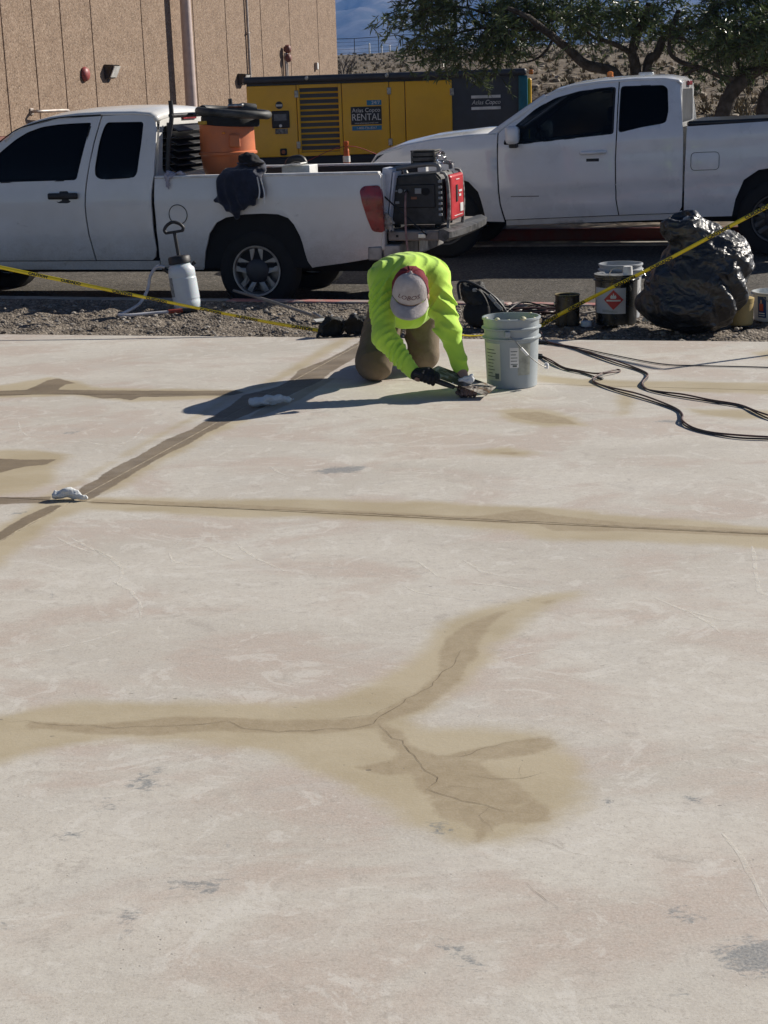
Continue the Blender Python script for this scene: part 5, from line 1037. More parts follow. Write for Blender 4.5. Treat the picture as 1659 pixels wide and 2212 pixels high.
wp = on_truck('foam_board', 'bluish white folded panel leaning between tail light and portable generator', 'panel', 1.10, .14, .67); obj('sheet', bx(-.05, .035, 0, .22, 0, .50, .004, mat=Matrix.Rotation(R(8), 4, 'Y')), pm('blue white board', (.55, .58, .66), .5), wp); obj('fold', bx(.045, .06, -.01, .22, .02, .48, .004, mat=Matrix.Rotation(R(8), 4, 'Y')), pm('blue white board', (0, 0, 0)), wp)
gl8 = on_truck('work_glove', 'dirty white work glove hanging beside the tail light', 'glove', 1.165, .07, .665)
gf = smin([ell((0, 0, .09), (.035, .02, .06))]+[rcone((x, 0, .06), (x+dx, -.01, .0), .012, .010) for x, dx in ((-.03, -.01), (-.01, 0), (.012, .01), (.03, .02))]+[rcone((.03, 0, .1), (.06, -.01, .06), .013, .011)], .015)
lump('glove_shell', gf, (-.08, -.06, -.04), (.1, .05, .19), .005, pm('dirty white cloth', (.45, .43, .40), .95, vs=30, c2=(.2, .19, .17)), gl8, amp=.008, fs=40)
# ---------------------------------------------------------------- things on the verge
GZ = -.052
def pail(name, label, x, y, z, h, rb, rt, body, rings=(.80, .87), handle=None, wall=.004, fill=None):
    o = thing(name, label, 'bucket', (x, y, z)); r = lambda t: rb+(rt-rb)*t
    prof = [(0, .004), (rb-.008, .004), (rb-.004, 0), (rb, .006)]
    for t in rings: prof += [(r(t-.03), h*(t-.03)), (r(t)+.012, h*(t-.015)), (r(t)+.012, h*t), (r(t+.01), h*(t+.012))]
    prof += [(rt, h*.965), (rt+.007, h*.97), (rt+.007, h*.995), (rt+.003, h), (rt-wall, h), (rt-wall, h*.9), (rb-wall, .012), (0, .012)]
    obj('shell', lathe(B(), prof, 48), body, o); return o
BGREY = pm('bucket grey', (.33, .37, .39), .45, var=.05, vs=4, coat=.1)
bk = pail('bucket', 'grey plastic bucket with paper labels and wire handle standing on the pad by the worker', .715, 8.40, 0, .375, .135, .150, BGREY, (.72, .86))
lab = pm('cream label', (.56, .56, .45), .7, var=.05); labt = pm('label print', (.12, .14, .12), .7)
def wrap(name, a0, a1, z0, z1, r0, mat, parent, h=.375, rb=.135, rt=.150, off=.0012):
    bm = B(); g = []
    for i in range(9):
        a = R(a0+(a1-a0)*i/8); g.append([bm.verts.new(((rb+(rt-rb)*z/h+off)*math.sin(a), -(rb+(rt-rb)*z/h+off)*math.cos(a), z)) for z in (z0, z1)])
    for p, q in zip(g, g[1:]): bm.faces.new((p[0], q[0], q[1], p[1]))
    return obj(name, bm, mat, parent)
l1 = wrap('label', -74, -30, .045, .245, 0, lab, bk)
for i in range(9): wrap('label_print', -70+random.uniform(0, 4), -52+random.uniform(0, 16), .065+i*.018, .069+i*.018, 0, labt, l1, off=.0020)
wrap('barcode', -44, -34, .055, .085, 0, labt, l1, off=.0022)
l2 = wrap('label', -9, 10, .118, .225, 0, WHT, bk)
for i in range(5): wrap('label_print', -7, 4+random.uniform(0, 4), .135+i*.017, .139+i*.017, 0, labt, l2, off=.0020)
wrap('barcode', -3, 6, .122, .132, 0, labt, l2, off=.0022); wrap('tape_residue', 8, 38, .075, .245, 0, pm('tan tape', (.33, .34, .29), .6, var=.2, vs=20), bk, off=.0008)
wire = smoothpts([(-.035, -.155, .298), (.0, -.165, .27), (.06, -.17, .20), (.12, -.15, .145), (.165, -.115, .115), (.19, -.06, .12)], 5)
hb = obj('bail_wire', tube(B(), wire, .0028, 6), STEEL, bk); obj('bail_grip', tube(B(), [(.035, -.172, .228), (.07, -.172, .188)], .0075, 8), WHT, hb); obj('bail_lug', bx(-.05, -.02, -.168, -.135, .285, .315, .004), BGREY, bk); obj('wire_end', lathe(B(), [(0, 0), (.012, .0), (.014, .018), (.009, .03), (0, .03)], 10, Matrix.Translation((.178, -.085, .10))), WHT, bk)
obj('paste', lathe(B(), [(0, .30), (.07, .305), (.138, .30), (.138, .29), (0, .29)], 24), pm('drying patch paste', (.45, .46, .41), .8, bump=.6, bs=30), bk)
for a, r in ((200, .012), (235, .015), (260, .009), (290, .018), (320, .010), (40, .01)):
    obj('dried_drip', lathe(B(), [(0, 0), (r*.7, r*.2), (r, r*.7), (r*.5, r*1.2), (0, r*1.3)], 8, Matrix.Translation((.147*math.cos(R(a)), .147*math.sin(R(a)), .366))), pm('drip paste', (.60, .58, .40), .8), bk)
BPAIL = pm('black pail paint', (.012, .014, .015), .28, var=.3, vs=5, coat=.3)
pb = pail('pail', 'black lidded pail with a red flammable diamond label', 1.66, 10.93, GZ, .345, .141, .147, BPAIL, (.9,)); pb['category'] = 'pail'
obj('lid', lathe(B(), [(0, .335), (.12, .335), (.14, .345), (.153, .348), (.153, .335), (.149, .33)], 40), pm('lid tin', (.45, .45, .43), .4, .6, c2=(.05, .05, .05), vs=10), pb); obj('spout', lathe(B(), [(0, .40), (.03, .40), (.034, .36), (.034, .34), (0, .34)], 14, Matrix.Translation((.07, -.06, 0))), WHT, pb); obj('lid_bail', tube(B(), smoothpts([(-.05, 0, .34), (-.03, -.02, .38), (.03, -.02, .38), (.05, 0, .34)], 4), .003, 6), STEEL, pb)
kw = dict(h=.345, rb=.141, rt=.147)
pl = wrap('label', -78, 18, .085, .262, 0, pm('paper label', (.50, .51, .54), .7, var=.04), pb, off=.002, **kw)
dm = B(); RD = pm('hazard red', (.52, .035, .03), .5)
def dia(cx, cz, r, off, mat, name, par, n=6):
    bm = B(); g = []
    for i in range(n+1):
        t = -1+2*i/n; a = (cx+r*t)/.146; hh = r*(1-abs(t)); rr = .146+off; g.append([bm.verts.new((rr*math.sin(a), -rr*math.cos(a), z)) for z in (cz-hh-1e-4, cz+hh+1e-4)])
    for p, q in zip(g, g[1:]): bm.faces.new((p[0], q[0], q[1], p[1]))
    return obj(name, bm, mat, par)
dia(-.040, .182, .068, .0035, RD, 'hazard_diamond', pl)
def curved_bar(x0, x1, z0, z1, off, mat, name, par):
    bm = B(); g = []
    for i in range(7):
        a = (x0+(x1-x0)*i/6)/.146; rr = .146+off; g.append([bm.verts.new((rr*math.sin(a), -rr*math.cos(a), z)) for z in (z0, z1)])
    for p, q in zip(g, g[1:]): bm.faces.new((p[0], q[0], q[1], p[1]))
    return obj(name, bm, mat, par)
curved_bar(-.088, .008, .172, .182, .0047, WHT, 'hazard_wording', pl)
bm = B(); pts = [(-.018, 0), (-.022, .012), (-.012, .028), (-.006, .018), (.0, .040), (.008, .018), (.014, .026), (.02, .012), (.016, 0)]
vs = [bm.verts.new((.1512*math.sin((-.040+x)/.146), -.1512*math.cos((-.040+x)/.146), .190+z)) for x, z in pts]; bm.faces.new(vs); obj('flame_symbol', bm, WHT, pl)
for i in range(3): curved_bar(-.12, -.01-.03*i, .098+i*.006, .100+i*.006, .0045, labt, 'label_print', pl)
p2 = pail('bucket', 'pale grey empty bucket standing behind the black pail', 1.735, 11.22, GZ, .385, .135, .150, pm('pale bucket grey', (.38, .40, .42), .5), (.80, .90))
obj('bail_wire', tube(B(), smoothpts([(.155, 0, .33), (.19, -.04, .25), (.165, -.09, .2)], 5), .003, 6), STEEL, p2); wrap('drip_streak', 40, 62, .05, .31, 0, WHT, p2, h=.385, off=.002)
cn = thing('paint_can', 'small open black metal can coated in tar', 'can', (1.32, 10.92, GZ)); obj('can_wall', lathe(B(), [(0, .003), (.08, .003), (.084, 0), (.084, .205), (.088, .21), (.080, .213), (.078, .2), (.078, .01), (0, .01)], 36), pm('tarred tin', (.012, .011, .01), .3, c2=(.06, .05, .035), vs=14, thr=(.7, .4)), cn); obj('rim', lathe(B(), [(.079, .208), (.088, .212), (.086, .218), (.078, .214)], 36, closed=True), pm('brass rim', (.33, .27, .14), .45, .5), cn); obj('can_ear', bx(-.094, -.082, -.012, .012, .14, .165, .003), STEEL, cn)
cp2 = thing('jar_lid', 'small white screw lid lying on the dirt beside the black can', 'lid', (1.44, 10.84, GZ+.002)); obj('lid_wall', lathe(B(), [(0, .034), (.034, .034), (.038, .028), (.038, 0), (.033, 0), (.033, .026), (0, .026)], 24), pm('pale blue white', (.5, .55, .6), .5), cp2)
wp2 = pail('bucket', 'white plastic bucket with a blue picture label beside the rubbish bag', 2.76, 10.86, GZ, .20, .150, .165, pm('bucket white', (.66, .68, .67), .4, var=.06, vs=5), (.93,))
wl = wrap('label', -66, -40, .03, .175, 0, pm('label blue', (.015, .05, .16), .5), wp2, h=.20, rb=.150, rt=.165); wrap('label_figure', -60, -48, .075, .125, 0, pm('label orange red', (.5, .08, .03), .5), wl, h=.20, rb=.150, rt=.165, off=.0022); wrap('figure_head', -57, -52, .127, .152, 0, pm('label skin', (.5, .33, .25), .5), wl, h=.20, rb=.150, rt=.165, off=.0022)
for i in range(2): wrap('label_print', -63, -44, .040+i*.016, .047+i*.016, 0, WHT, wl, h=.20, rb=.150, rt=.165, off=.0022)
obj('bail_wire', tube(B(), smoothpts([(-.12, -.11, .17), (-.03, -.18, .09), (.08, -.165, .06), (.18, -.05, .1)], 5), .003, 6), STEEL, wp2)
jg = thing('fibre_drum', 'tan cylindrical pail half hidden behind the rubbish bag', 'pail', (2.47, 10.70, GZ)); obj('drum_wall', lathe(B(), [(0, 0), (.085, 0), (.09, .01), (.09, .17), (.086, .175), (0, .175)], 28), pm('tan fibre', (.42, .31, .12), .6, var=.1), jg); obj('drum_lid', lathe(B(), [(.092, .15), (.094, .18), (.08, .185), (0, .185)], 28), pm('tan fibre', (0, 0, 0)), jg)
# rubbish bag
def bag_mat():
    m, t, b = nodes('bin bag film'); co = objco(t)
    dn = N(t, 'ShaderNodeTexNoise'); dn.inputs['Scale'].default_value = 4; dn.inputs['Detail'].default_value = 3; t.links.new(co, dn.inputs['Vector'])
    wv = N(t, 'ShaderNodeVectorMath', operation='MULTIPLY_ADD'); t.links.new(dn.outputs['Color'], wv.inputs[0]); wv.inputs[1].default_value = (.35, .35, .35); t.links.new(objco(t, (1, 1, 1.5)), wv.inputs[2])
    hs = []
    for sc in (5, 12, 30):
        v = N(t, 'ShaderNodeTexVoronoi', feature='DISTANCE_TO_EDGE'); v.inputs['Scale'].default_value = sc; t.links.new(wv.outputs[0], v.inputs['Vector']); hs.append(mrange(t, v.outputs['Distance'], 0, .35, 1, 0, False))
    h = mth(t, 'ADD', mth(t, 'ADD', mth(t, 'MULTIPLY', hs[0], 1.0), mth(t, 'MULTIPLY', hs[1], .45)), mth(t, 'MULTIPLY', hs[2], .07))
    b.inputs['Base Color'].default_value = (.016, .018, .022, 1); b.inputs['Roughness'].default_value = .40; b.inputs['Specular IOR Level'].default_value = .65
    bb = N(t, 'ShaderNodeBump'); bb.inputs['Strength'].default_value = 1; bb.inputs['Distance'].default_value = .011; t.links.new(h, bb.inputs['Height']); t.links.new(bb.outputs[0], b.inputs['Normal']); return m
bag = thing('rubbish_bag', 'large stuffed black plastic rubbish bag slumped on the dirt verge', 'rubbish bag', (2.13, 10.50, GZ))
bf = smin([ell((-.03, .02, .22), (.34, .30, .235)), ell((.06, .03, .40), (.30, .27, .22)), ell((.13, .04, .52), (.20, .2, .13)), rcone((-.02, 0, .55), (-.10, -.02, .68), .12, .10), ell((-.12, -.02, .69), (.115, .10, .07)), rcone((-.03, 0, .68), (.10, .03, .66), .08, .05)], .06)
mouth = ell((-.13, -.06, .765), (.09, .09, .05))
bf2 = lambda X, Y, Z: np.maximum(np.maximum(bf(X, Y, Z)+.018*np.sin(Z*26+6*np.sin(X*5+Y*4))*np.exp(-((Z-.25)/.2)**2), -mouth(X, Y, Z)), .0-Z)
lump('bag_body', bf2, (-.46, -.42, -.03), (.48, .42, .86), .0105, bag_mat(), bag, amp=.028, fs=5.0, ridged='bag')
obj('crumpled_wrap', lump('tmp', smin([ell((0, 0, 0), (.06, .03, .02)), ell((.04, 0, .01), (.03, .03, .03))], .02), (-.1, -.08, -.05), (.1, .08, .06), .008, None, amp=.02, fs=20) and bx(0, .01, 0, .01, 0, .01), WHT, bag) if False else lump('waste_scrap', smin([rcone((-.10, -.05, .73), (-.02, -.05, .745), .028, .02)], .02), (-.2, -.15, .66), (.1, .1, .82), .008, pm('dull scrap', (.45, .42, .40), .8), bag, amp=.02, fs=18)
# sprayer
sp = thing('pump_sprayer', 'white translucent pump sprayer with black handle and pale hose', 'sprayer', (-1.50, 12.50, GZ), (R(-3), R(-7), 0))
TANK = pm('milky plastic', (.60, .66, .70), .4, var=.04, coat=.1); TANK.node_tree.nodes['Principled BSDF'].inputs['Subsurface Weight'].default_value = .15
obj('tank', lathe(B(), [(0, 0), (.095, 0), (.105, .012), (.108, .06), (.104, .07), (.108, .08), (.108, .24), (.103, .25), (.107, .26), (.106, .31), (.09, .345), (.062, .362), (.06, .375), (0, .375)], 36), TANK, sp)
obj('cap', lathe(B(), [(0, .36), (.084, .36), (.088, .365), (.088, .41), (.078, .42), (.03, .425), (0, .425)], 20), BLACKP, sp)
obj('pump_rod', tube(B(), [(0, 0, .42), (0, 0, .60)], .014, 10), BLACKP, sp)
ph = obj('pump_handle', tube(B(), smoothpts([(-.06, 0, .605), (-.075, 0, .63), (-.05, 0, .665), (0, 0, .685), (.05, 0, .665), (.075, 0, .63), (.06, 0, .605)], 4), .013, 8), BLACKP, sp); obj('handle_bar', tube(B(), [(-.065, 0, .608), (.065, 0, .608)], .011, 8), BLACKP, ph)
obj('outlet', tube(B(), [(-.085, -.01, .30), (-.14, -.02, .345)], .018, 8), BLACKP, sp); obj('relief_valve', tube(B(), [(.085, 0, .33), (.12, 0, .355)], .014, 8), BLACKP, sp)
wrap('label', -70, -42, .11, .26, 0, pm('faded print', (.25, .27, .28), .7, var=.4, vs=40), sp, h=.375, rb=.108, rt=.108)
hz = thing('sprayer_hose', 'pale white hose looping from the sprayer across the dirt', 'hose', (0, 0, 0))
obj('hose_tube', tube(B(), smoothpts([(-1.66, 12.47, .285), (-1.72, 12.46, .29), (-1.775, 12.45, .22), (-1.80, 12.43, .12), (-1.86, 12.36, .02), (-1.97, 12.24, -.035), (-2.0, 12.17, -.040), (-1.93, 12.13, -.040), (-1.75, 12.19, -.038), (-1.61, 12.22, -.035)], 6), .0125, 8), pm('milky hose', (.52, .52, .55), .4), hz)
wd = obj('wand', tube(B(), [(-1.62, 12.22, -.034), (-1.50, 12.245, -.03)], .017, 8), pm('wand red', (.30, .05, .03), .5), hz); obj('trigger', tube(B(), [(-1.51, 12.24, -.03), (-1.40, 12.26, -.03)], .02, 8), BLACKP, wd)
# long pole tool
sq = thing('scraper_pole', 'long grey pole with a pale metal scraper blade leaning over the kerb', 'scraper', (0, 0, 0)); obj('pole', tube(B(), [(-1.19, 13.18, .0), (-.86, 12.45, .0), (-.43, 11.54, -.025)], .013, 8), pm('grey pole', (.22, .21, .2), .5), sq)
hd_ = obj('blade', bx(-.11, .10, -.03, .03, 0, .008, .002, mat=Matrix.Translation((-.36, 11.48, -.038))@Matrix.Rotation(R(25), 4, 'Z')@Matrix.Rotation(R(12), 4, 'X')), pm('pale blade', (.55, .55, .52), .5), sq); obj('socket', tube(B(), [(-.47, 11.62, -.012), (-.41, 11.50, -.028)], .02, 8), STEEL, hd_)
# knee pads
kpm = pm('knee pad cloth', (.013, .014, .014), .8, bump=.5, bs=40)
for i, (x, y, rz, lb) in enumerate(((-.31, 10.43, .5, 'black knee pad lying on its side at the pad edge, by the caution tape end'), (-.14, 10.47, -.4, 'black knee pad lying on its side at the pad edge, beside the worker'))):
    o = thing('knee_pad', lb, 'knee pad', (x, y, -.01), rz, 'black knee pads')
    f = ell((0, 0, .065), (.10, .075, .085)); ci = ell((0, -.045, .05), (.085, .06, .07))
    lump('shell', lambda X, Y, Z, f=f, ci=ci: np.maximum(np.maximum(f(X, Y, Z), -ci(X, Y, Z)), -Z), (-.14, -.12, -.02), (.14, .12, .18), .008, kpm, o, amp=.02, fs=13)
    obj('strap', tube(B(), smoothpts([(-.09, 0, .04), (-.12, -.05, .015), (-.02, -.10, .01), (.08, -.06, .02)], 5), .012, 6, flat=.3), kpm, o); obj('rivet', lathe(B(), [(0, .006), (.008, .004), (.009, 0), (0, 0)], 10, Matrix.Translation((.0, -.02, .148))), WHT, o)
# tilted tool bag
tbg = thing('tool_bag', 'black backpack shaped tool bag tipped over on the dirt behind the grey bucket', 'tool bag', (.735, 10.98, GZ))
BG = pm('black ballistic cloth', (.014, .015, .015), .7, var=.4, vs=9, bump=.5, bs=60)
lump('bag_wall', smin([rcone((-.09, 0, .25), (.06, 0, .11), .075, .10, (1, .8, 1)), rcone((-.12, .0, .29), (-.02, .02, .27), .03, .05), ell((.10, 0, .07), (.08, .1, .075))], .03), (-.25, -.2, -.02), (.28, .2, .4), .009, BG, tbg, amp=.02, fs=14)
obj('round_base', lathe(B(), [(0, -.03), (.085, -.03), (.10, -.015), (.10, .05), (.085, .065), (0, .065)], 28, Matrix.Translation((-.03, -.06, .10))@Matrix.Rotation(R(62), 4, 'X')@Matrix.Rotation(R(-25), 4, 'Y')), RUBBER, tbg)
obj('rim_tube', tube(B(), smoothpts([(-.16, -.04, .20), (-.17, -.02, .30), (-.12, -.03, .325), (-.02, -.06, .285), (.08, -.08, .21), (.15, -.08, .12), (.17, -.06, .04)], 5), .010, 6), BLACKP, tbg)
for x, z in ((.06, .205), (.105, .15)): obj('reflective_tab', box(B(), -.035, .03, -.004, .004, -.012, .012, .002, Matrix.Translation((x, -.095, z))@Matrix.Rotation(R(48), 4, 'Y')), GREYP, tbg)
obj('carry_strap', tube(B(), smoothpts([(-.10, -.07, .26), (-.03, -.12, .27), (.02, -.12, .2), (.05, -.11, .10)], 5), .010, 6, flat=.4), BG, tbg); obj('buckle', bx(-.075, -.045, -.115, -.10, .26, .28, .003), GREYP, tbg)
# cord heap and scraps
CBLK = pm('black cord', (.02, .018, .018), .55); CBRN = pm('brown red cord', (.085, .04, .035), .55, var=.4, vs=30); CPNK = pm('dusty pink cord', (.30, .17, .15), .6, var=.3, vs=20)
rg = random.Random(21)
for i, (cx, cy, n, m_, lb) in enumerate(((1.05, 11.25, 42, CBRN, 'tangled brown red cord heaped on the dirt behind the black can'), (1.17, 11.33, 40, CBLK, 'tangled black cord heaped on the dirt near the kerb'), (.98, 11.42, 26, CBLK, 'loose black cord trailing from the heap to the tool bag'))):
    o = thing('cord_heap', lb, 'cord', (cx, cy, GZ)); pts = []
    for k in range(n): a = k*.7+rg.uniform(-.2, .2); r = .16+.05*math.sin(k*.37)+rg.uniform(-.03, .03); pts.append((r*1.3*math.cos(a), r*.7*math.sin(a), .012+.05*rg.random()*(1-k/n*.5)+.001*k))
    obj('cable', tube(B(), smoothpts(pts, 3), .007, 6), m_, o); obj('plug', tube(B(), [(pts[-1][0], pts[-1][1], .03), (pts[-1][0]+.06, pts[-1][1]+.01, .025)], .014, 8), BLACKP, o)
o = thing('loose_cord', 'thin black cord arched over the dirt between tool bag and cord heap', 'cord', (0, 0, 0)); obj('cable', tube(B(), smoothpts([(.85, 11.1, -.03), (.95, 11.3, .02), (1.03, 11.4, .05), (1.12, 11.42, .045), (1.25, 11.4, .0), (1.32, 11.3, -.035)], 5), .006, 6), CBLK, o); obj('plug', tube(B(), [(1.32, 11.3, -.035), (1.36, 11.26, -.037)], .013, 8), BLACKP, o)
for i, (x, y, L, a, lb) in enumerate(((1.16, 11.46, .20, .2, 'pale flat wood shim lying across the cord heap'), (1.25, 11.40, .17, -.7, 'broken pale stick leaning on the cord heap'), (1.55, 11.3, .14, -.5, 'splintered pale stick lying between can and black pail'))):
    o = thing('wood_scrap', lb, 'wood scrap', (x, y, GZ+.075-.02*i), (R(6*i), R(8-9*i), a)); obj('stick', box(B(), -L/2, L/2, -.014, .014, -.004, .006, .002), pm('pale wood', (.50, .44, .36), .8, vs=30), o); obj('splinter', box(B(), L/2-.01, L/2+.03, -.004, .004, -.002, .003), pm('pale wood', (0, 0, 0)), o)
o = thing('dropped_tape', 'short flat strip of yellow caution tape lying on the dirt behind the grey bucket', 'caution tape', (0, 0, 0)); TAPE = pm('tape yellow', (.72, .56, .02), .4, var=.08); obj('strip', tube(B(), smoothpts([(.40, 10.50, -.038), (.55, 10.47, -.03), (.62, 10.45, -.034), (.75, 10.43, -.03), (.95, 10.42, -.036)], 4), .016, 5, flat=.35), TAPE, o); obj('strip_print', tube(B(), [(.44, 10.485, -.026), (.52, 10.47, -.0235)], .006, 4, flat=.3), DK, o)
o = thing('plastic_scrap', 'crumpled clear plastic scrap on the dirt behind the black pail', 'scrap', (1.89, 10.86, GZ)); lump('film', smin([ell((0, 0, .02), (.05, .03, .025)), ell((-.03, .02, .04), (.03, .03, .03))], .02), (-.1, -.08, -.02), (.1, .1, .1), .008, WHT, o, amp=.03, fs=22)
# leaf litter by far kerb
bm = B()
for _ in range(60):
    u = 2.5+random.random()*1.3-.0; p = fp(u-1.2, 18.58+random.uniform(-.08, .05), -.125); a = random.random()*6; s = random.uniform(.02, .045)
    v = [bm.verts.new((p[0]+math.cos(a+k*1.57)*s*(1 if k % 2 else .5), p[1]+math.sin(a+k*1.57)*s*(1 if k % 2 else .5), p[2]+random.uniform(0, .05))) for k in range(4)]; bm.faces.new(v)
obj('leaf_litter', bm, pm('dead leaves', (.34, .22, .13), .9), kind='stuff', label='small drift of dead leaves in the far gutter', cat='leaves', ang=.1)
# ---------------------------------------------------------------- caution tape
def tape(name, label, pts, letters, flip=1):
    o = thing(name, label, 'caution tape', (0, 0, 0)); P = smoothpts(pts, 8); bm = B(); prev = None; L = 0; w = .0125
    tot = sum((b-a).length for a, b in zip(P, P[1:])); s = 0
    for i, p in enumerate(P):
        t = (P[min(i+1, len(P)-1)]-P[max(i-1, 0)]).normalized()
        if i: s += (p-P[i-1]).length
        tw = .35*math.sin(s*2.3)+.2; side = Vector((0, -1, .0)); upv = (Vector((0, 0, 1))-t*t.z).normalized(); fr = t.cross(upv).normalized(); d = upv*math.cos(tw)+fr*math.sin(tw)
        cur = [bm.verts.new(p+d*w), bm.verts.new(p+fr*.004*flip), bm.verts.new(p-d*w)]
        if prev: bm.faces.new((prev[0], prev[1], cur[1], cur[0])); bm.faces.new((prev[1], prev[2], cur[2], cur[1]))
        prev = cur
    ob = obj('tape_band', bm, TAPE, o); md = ob.modifiers.new('t', 'SOLIDIFY'); md.thickness = .0008
    # lettering
    s = 0; nxt = .10; k = 0
    for a, b in zip(P, P[1:]):
        seg = (b-a).length
        while nxt < s+seg:
            q = a+(b-a)*((nxt-s)/seg); t = (b-a).normalized(); upv = (Vector((0, 0, 1))-t*t.z).normalized(); n = t.cross(upv)
            fr = -n if n.y > 0 else n
            word = letters[k % len(letters)]; xdir = t if t.x > 0 else -t
            tw = .35*math.sin(nxt*2.3)+.2; ft = t.cross(upv).normalized(); up2 = upv*math.cos(tw)+ft*math.sin(tw); nn = xdir.cross(up2).normalized()
            text(word, .028, DK, o, basis(q+nn*.0065, xdir, up2), 'tape_lettering', ext=.0004, sx=1.2, bold=.0012); nxt += .26 if k % 2 == 0 else .40; k += 1
        s += seg
    return o
TL = tape('caution_tape', 'yellow caution tape with black lettering strung low past the pump sprayer', [(-4.3, 11.75, .80), (-3.4, 11.45, .605), (-2.651, 11.2, .451), (-1.471, 10.8, .225), (-.75, 10.6, .085), (-.37, 10.47, .03)], ('CAUTION', 'CUIDADO'))
TR = tape('caution_tape', 'yellow caution tape with black lettering rising past the rubbish bag', [(1.10, 10.62, -.01), (1.20, 10.52, .07), (1.463, 10.25, .251), (1.851, 10.08, .465), (2.467, 10.0, .789), (3.5, 9.9, 1.30), (3.72, 9.88, 1.40)], ('CAUTION', 'CUIDADO'))
for x, y, h, lb in ((-4.32, 11.78, .9, 'thin wooden stake holding the caution tape beside the old pickup'), (3.74, 9.87, 1.45, 'added unseen stake holding the caution tape, set for its shadow on the pad')):
    o = thing('tape_stake', lb, 'stake', (x, y, -.05)); obj('stake_shaft', tube(B(), [(0, 0, 0), (0, 0, h)], .02, 6), WOOD, o); obj('stake_foot', bx(-.12, .12, -.12, .12, 0, .04, .01), WOOD, o)  # right stake is added out of view, set to cast a line shadow
# ---------------------------------------------------------------- cords and wads on the pad
names = [('brown extension cord snaking over the pad, upper strand', CBRN, .0047), ('dark extension cord running beside the upper brown cord', CBLK, .0042), ('brown extension cord curling in a loop beside the grey bucket', CBRN, .0047), ('dark extension cord lying under the looped brown cord', CBLK, .0042), ('thin dark strand standing in for the caution tape shadow over the pad', pm('shadow line grey', (.08, .08, .085), .7), .0035)]  # last entry: thin grey tube drawn in place of the tape's shadow
for i, (L, (lb, m_, r)) in enumerate(zip(CORDS, names)):
    if i in (1, 3):
        A_ = [Vector((q.x, q.y)) for q in smoothpts([(*q, 0) for q in CORDS[i-1]], 6)]; L = [tuple(Vector(p)*.45+min(A_, key=lambda q: (q-Vector(p)).length)*.55) for p in L]
    e0, e1 = Vector(L[-2]), Vector(L[-1]); dd_ = (e1-e0).normalized(); L = list(L)+[tuple(e1+dd_*s_+Vector((-dd_.y, dd_.x))*.10*math.sin(s_*2.2+i)) for s_ in (.3, .7, 1.1, 1.5, 1.9)]
    pts = [(p[0], p[1], r+.002+(.010 if (i in (0, 2)) else 0)*(.5+.5*math.sin(k*1.7))) for k, p in enumerate(L)]
    o = thing('extension_cord' if i < 4 else 'shadow_line', lb, 'cord' if i < 4 else 'string', (0, 0, 0)); obj('cable', tube(B(), smoothpts(pts, 6), r, 8), m_, o)
    if i < 4: e = Vector(pts[0]); obj('plug', tube(B(), [e, e+Vector((-.05, .02, .004))], .013, 8), BLACKP, o)
o = on_truck('power_cord', 'dusty pink power cord hanging from the portable generator down to the road', 'cord', 0, 0, 0); obj('cable', tube(B(), smoothpts([(1.305, .19, .965), (1.315, .12, .93), (1.32, .08, .80), (1.33, .05, .62), (1.36, .0, .42), (1.40, -.12, .2), (1.42, -.3, .03), (1.3, -.6, .012)], 6), .009, 8), CPNK, o); obj('plug', tube(B(), [(1.30, .215, .975), (1.305, .18, .965)], .016, 8), BLACKP, o)
WAD = pm('white wad', (.68, .70, .70), .85, var=.06, vs=20, bump=.5, bs=60)
def wad(name, label, loc, rot, parts, h=.0042):
    o = thing(name, label, 'rag wad', loc, rot, 'white wads'); V = np.array([p for q in parts for p in (q[0], q[1])]); r = max(q[2] for q in parts)+.03
    lump('wad_body', smin([rcone(*q) for q in parts], .02), tuple(V.min(0)-r), tuple(V.max(0)+r), h, WAD, o, amp=.012, fs=22).scale = (1, 1, .85); return o
wad('white_wad', 'crumpled white wad lying where the pad joints cross in the sun', (-1.262, 6.16, 0), R(-8), [((-.055, 0, .026), (.0, .01, .034), .024, .026), ((0, .01, .034), (.06, -.01, .018), .026, .018), ((.06, -.01, .018), (.075, -.01, .01), .01, .006)])
wad('white_wad', 'long white wad lying in the shadow of the worker', (-.567, 8.03, 0), R(10), [((-.09, 0, .028), (-.02, .01, .036), .030, .034), ((-.02, .01, .036), (.08, .01, .034), .034, .026), ((.08, .01, .034), (.125, .02, .03), .01, .005)])
# ---------------------------------------------------------------- worker kneeling on the pad
wk = thing('person', 'person in neon yellow green shirt and maroon cap kneeling bent over the pad', 'person', (.17, 8.8, 0))
WO = Vector((.17, 8.8, 0)); WM = Matrix.Translation(-WO)
NEON = pm('neon shirt cloth', (.55, .84, .085), .85, c2=(.46, .76, .065), vs=5, bump=.35, bs=70, bd=.004, sheen=.2)
TROU = pm('brown work cloth', (.135, .10, .066), .95, c2=(.19, .145, .10), vs=7, bump=.5, bs=60, bd=.005)
SKIN = pm('skin', (.42, .24, .17), .55, var=.08, vs=12); GLV = pm('black glove', (.010, .010, .011), .75, bump=.4, bs=80)
GLV2 = pm('dusty palm glove', (.20, .13, .11), .8, c2=(.07, .05, .045), vs=14)
shL, elL, wrL = (.040, 8.46, .572), (.028, 8.27, .305), (.178, 8.185, .125)
shR, elR, wrR = (.314, 8.46, .570), (.377, 8.28, .328), (.430, 8.215, .125)
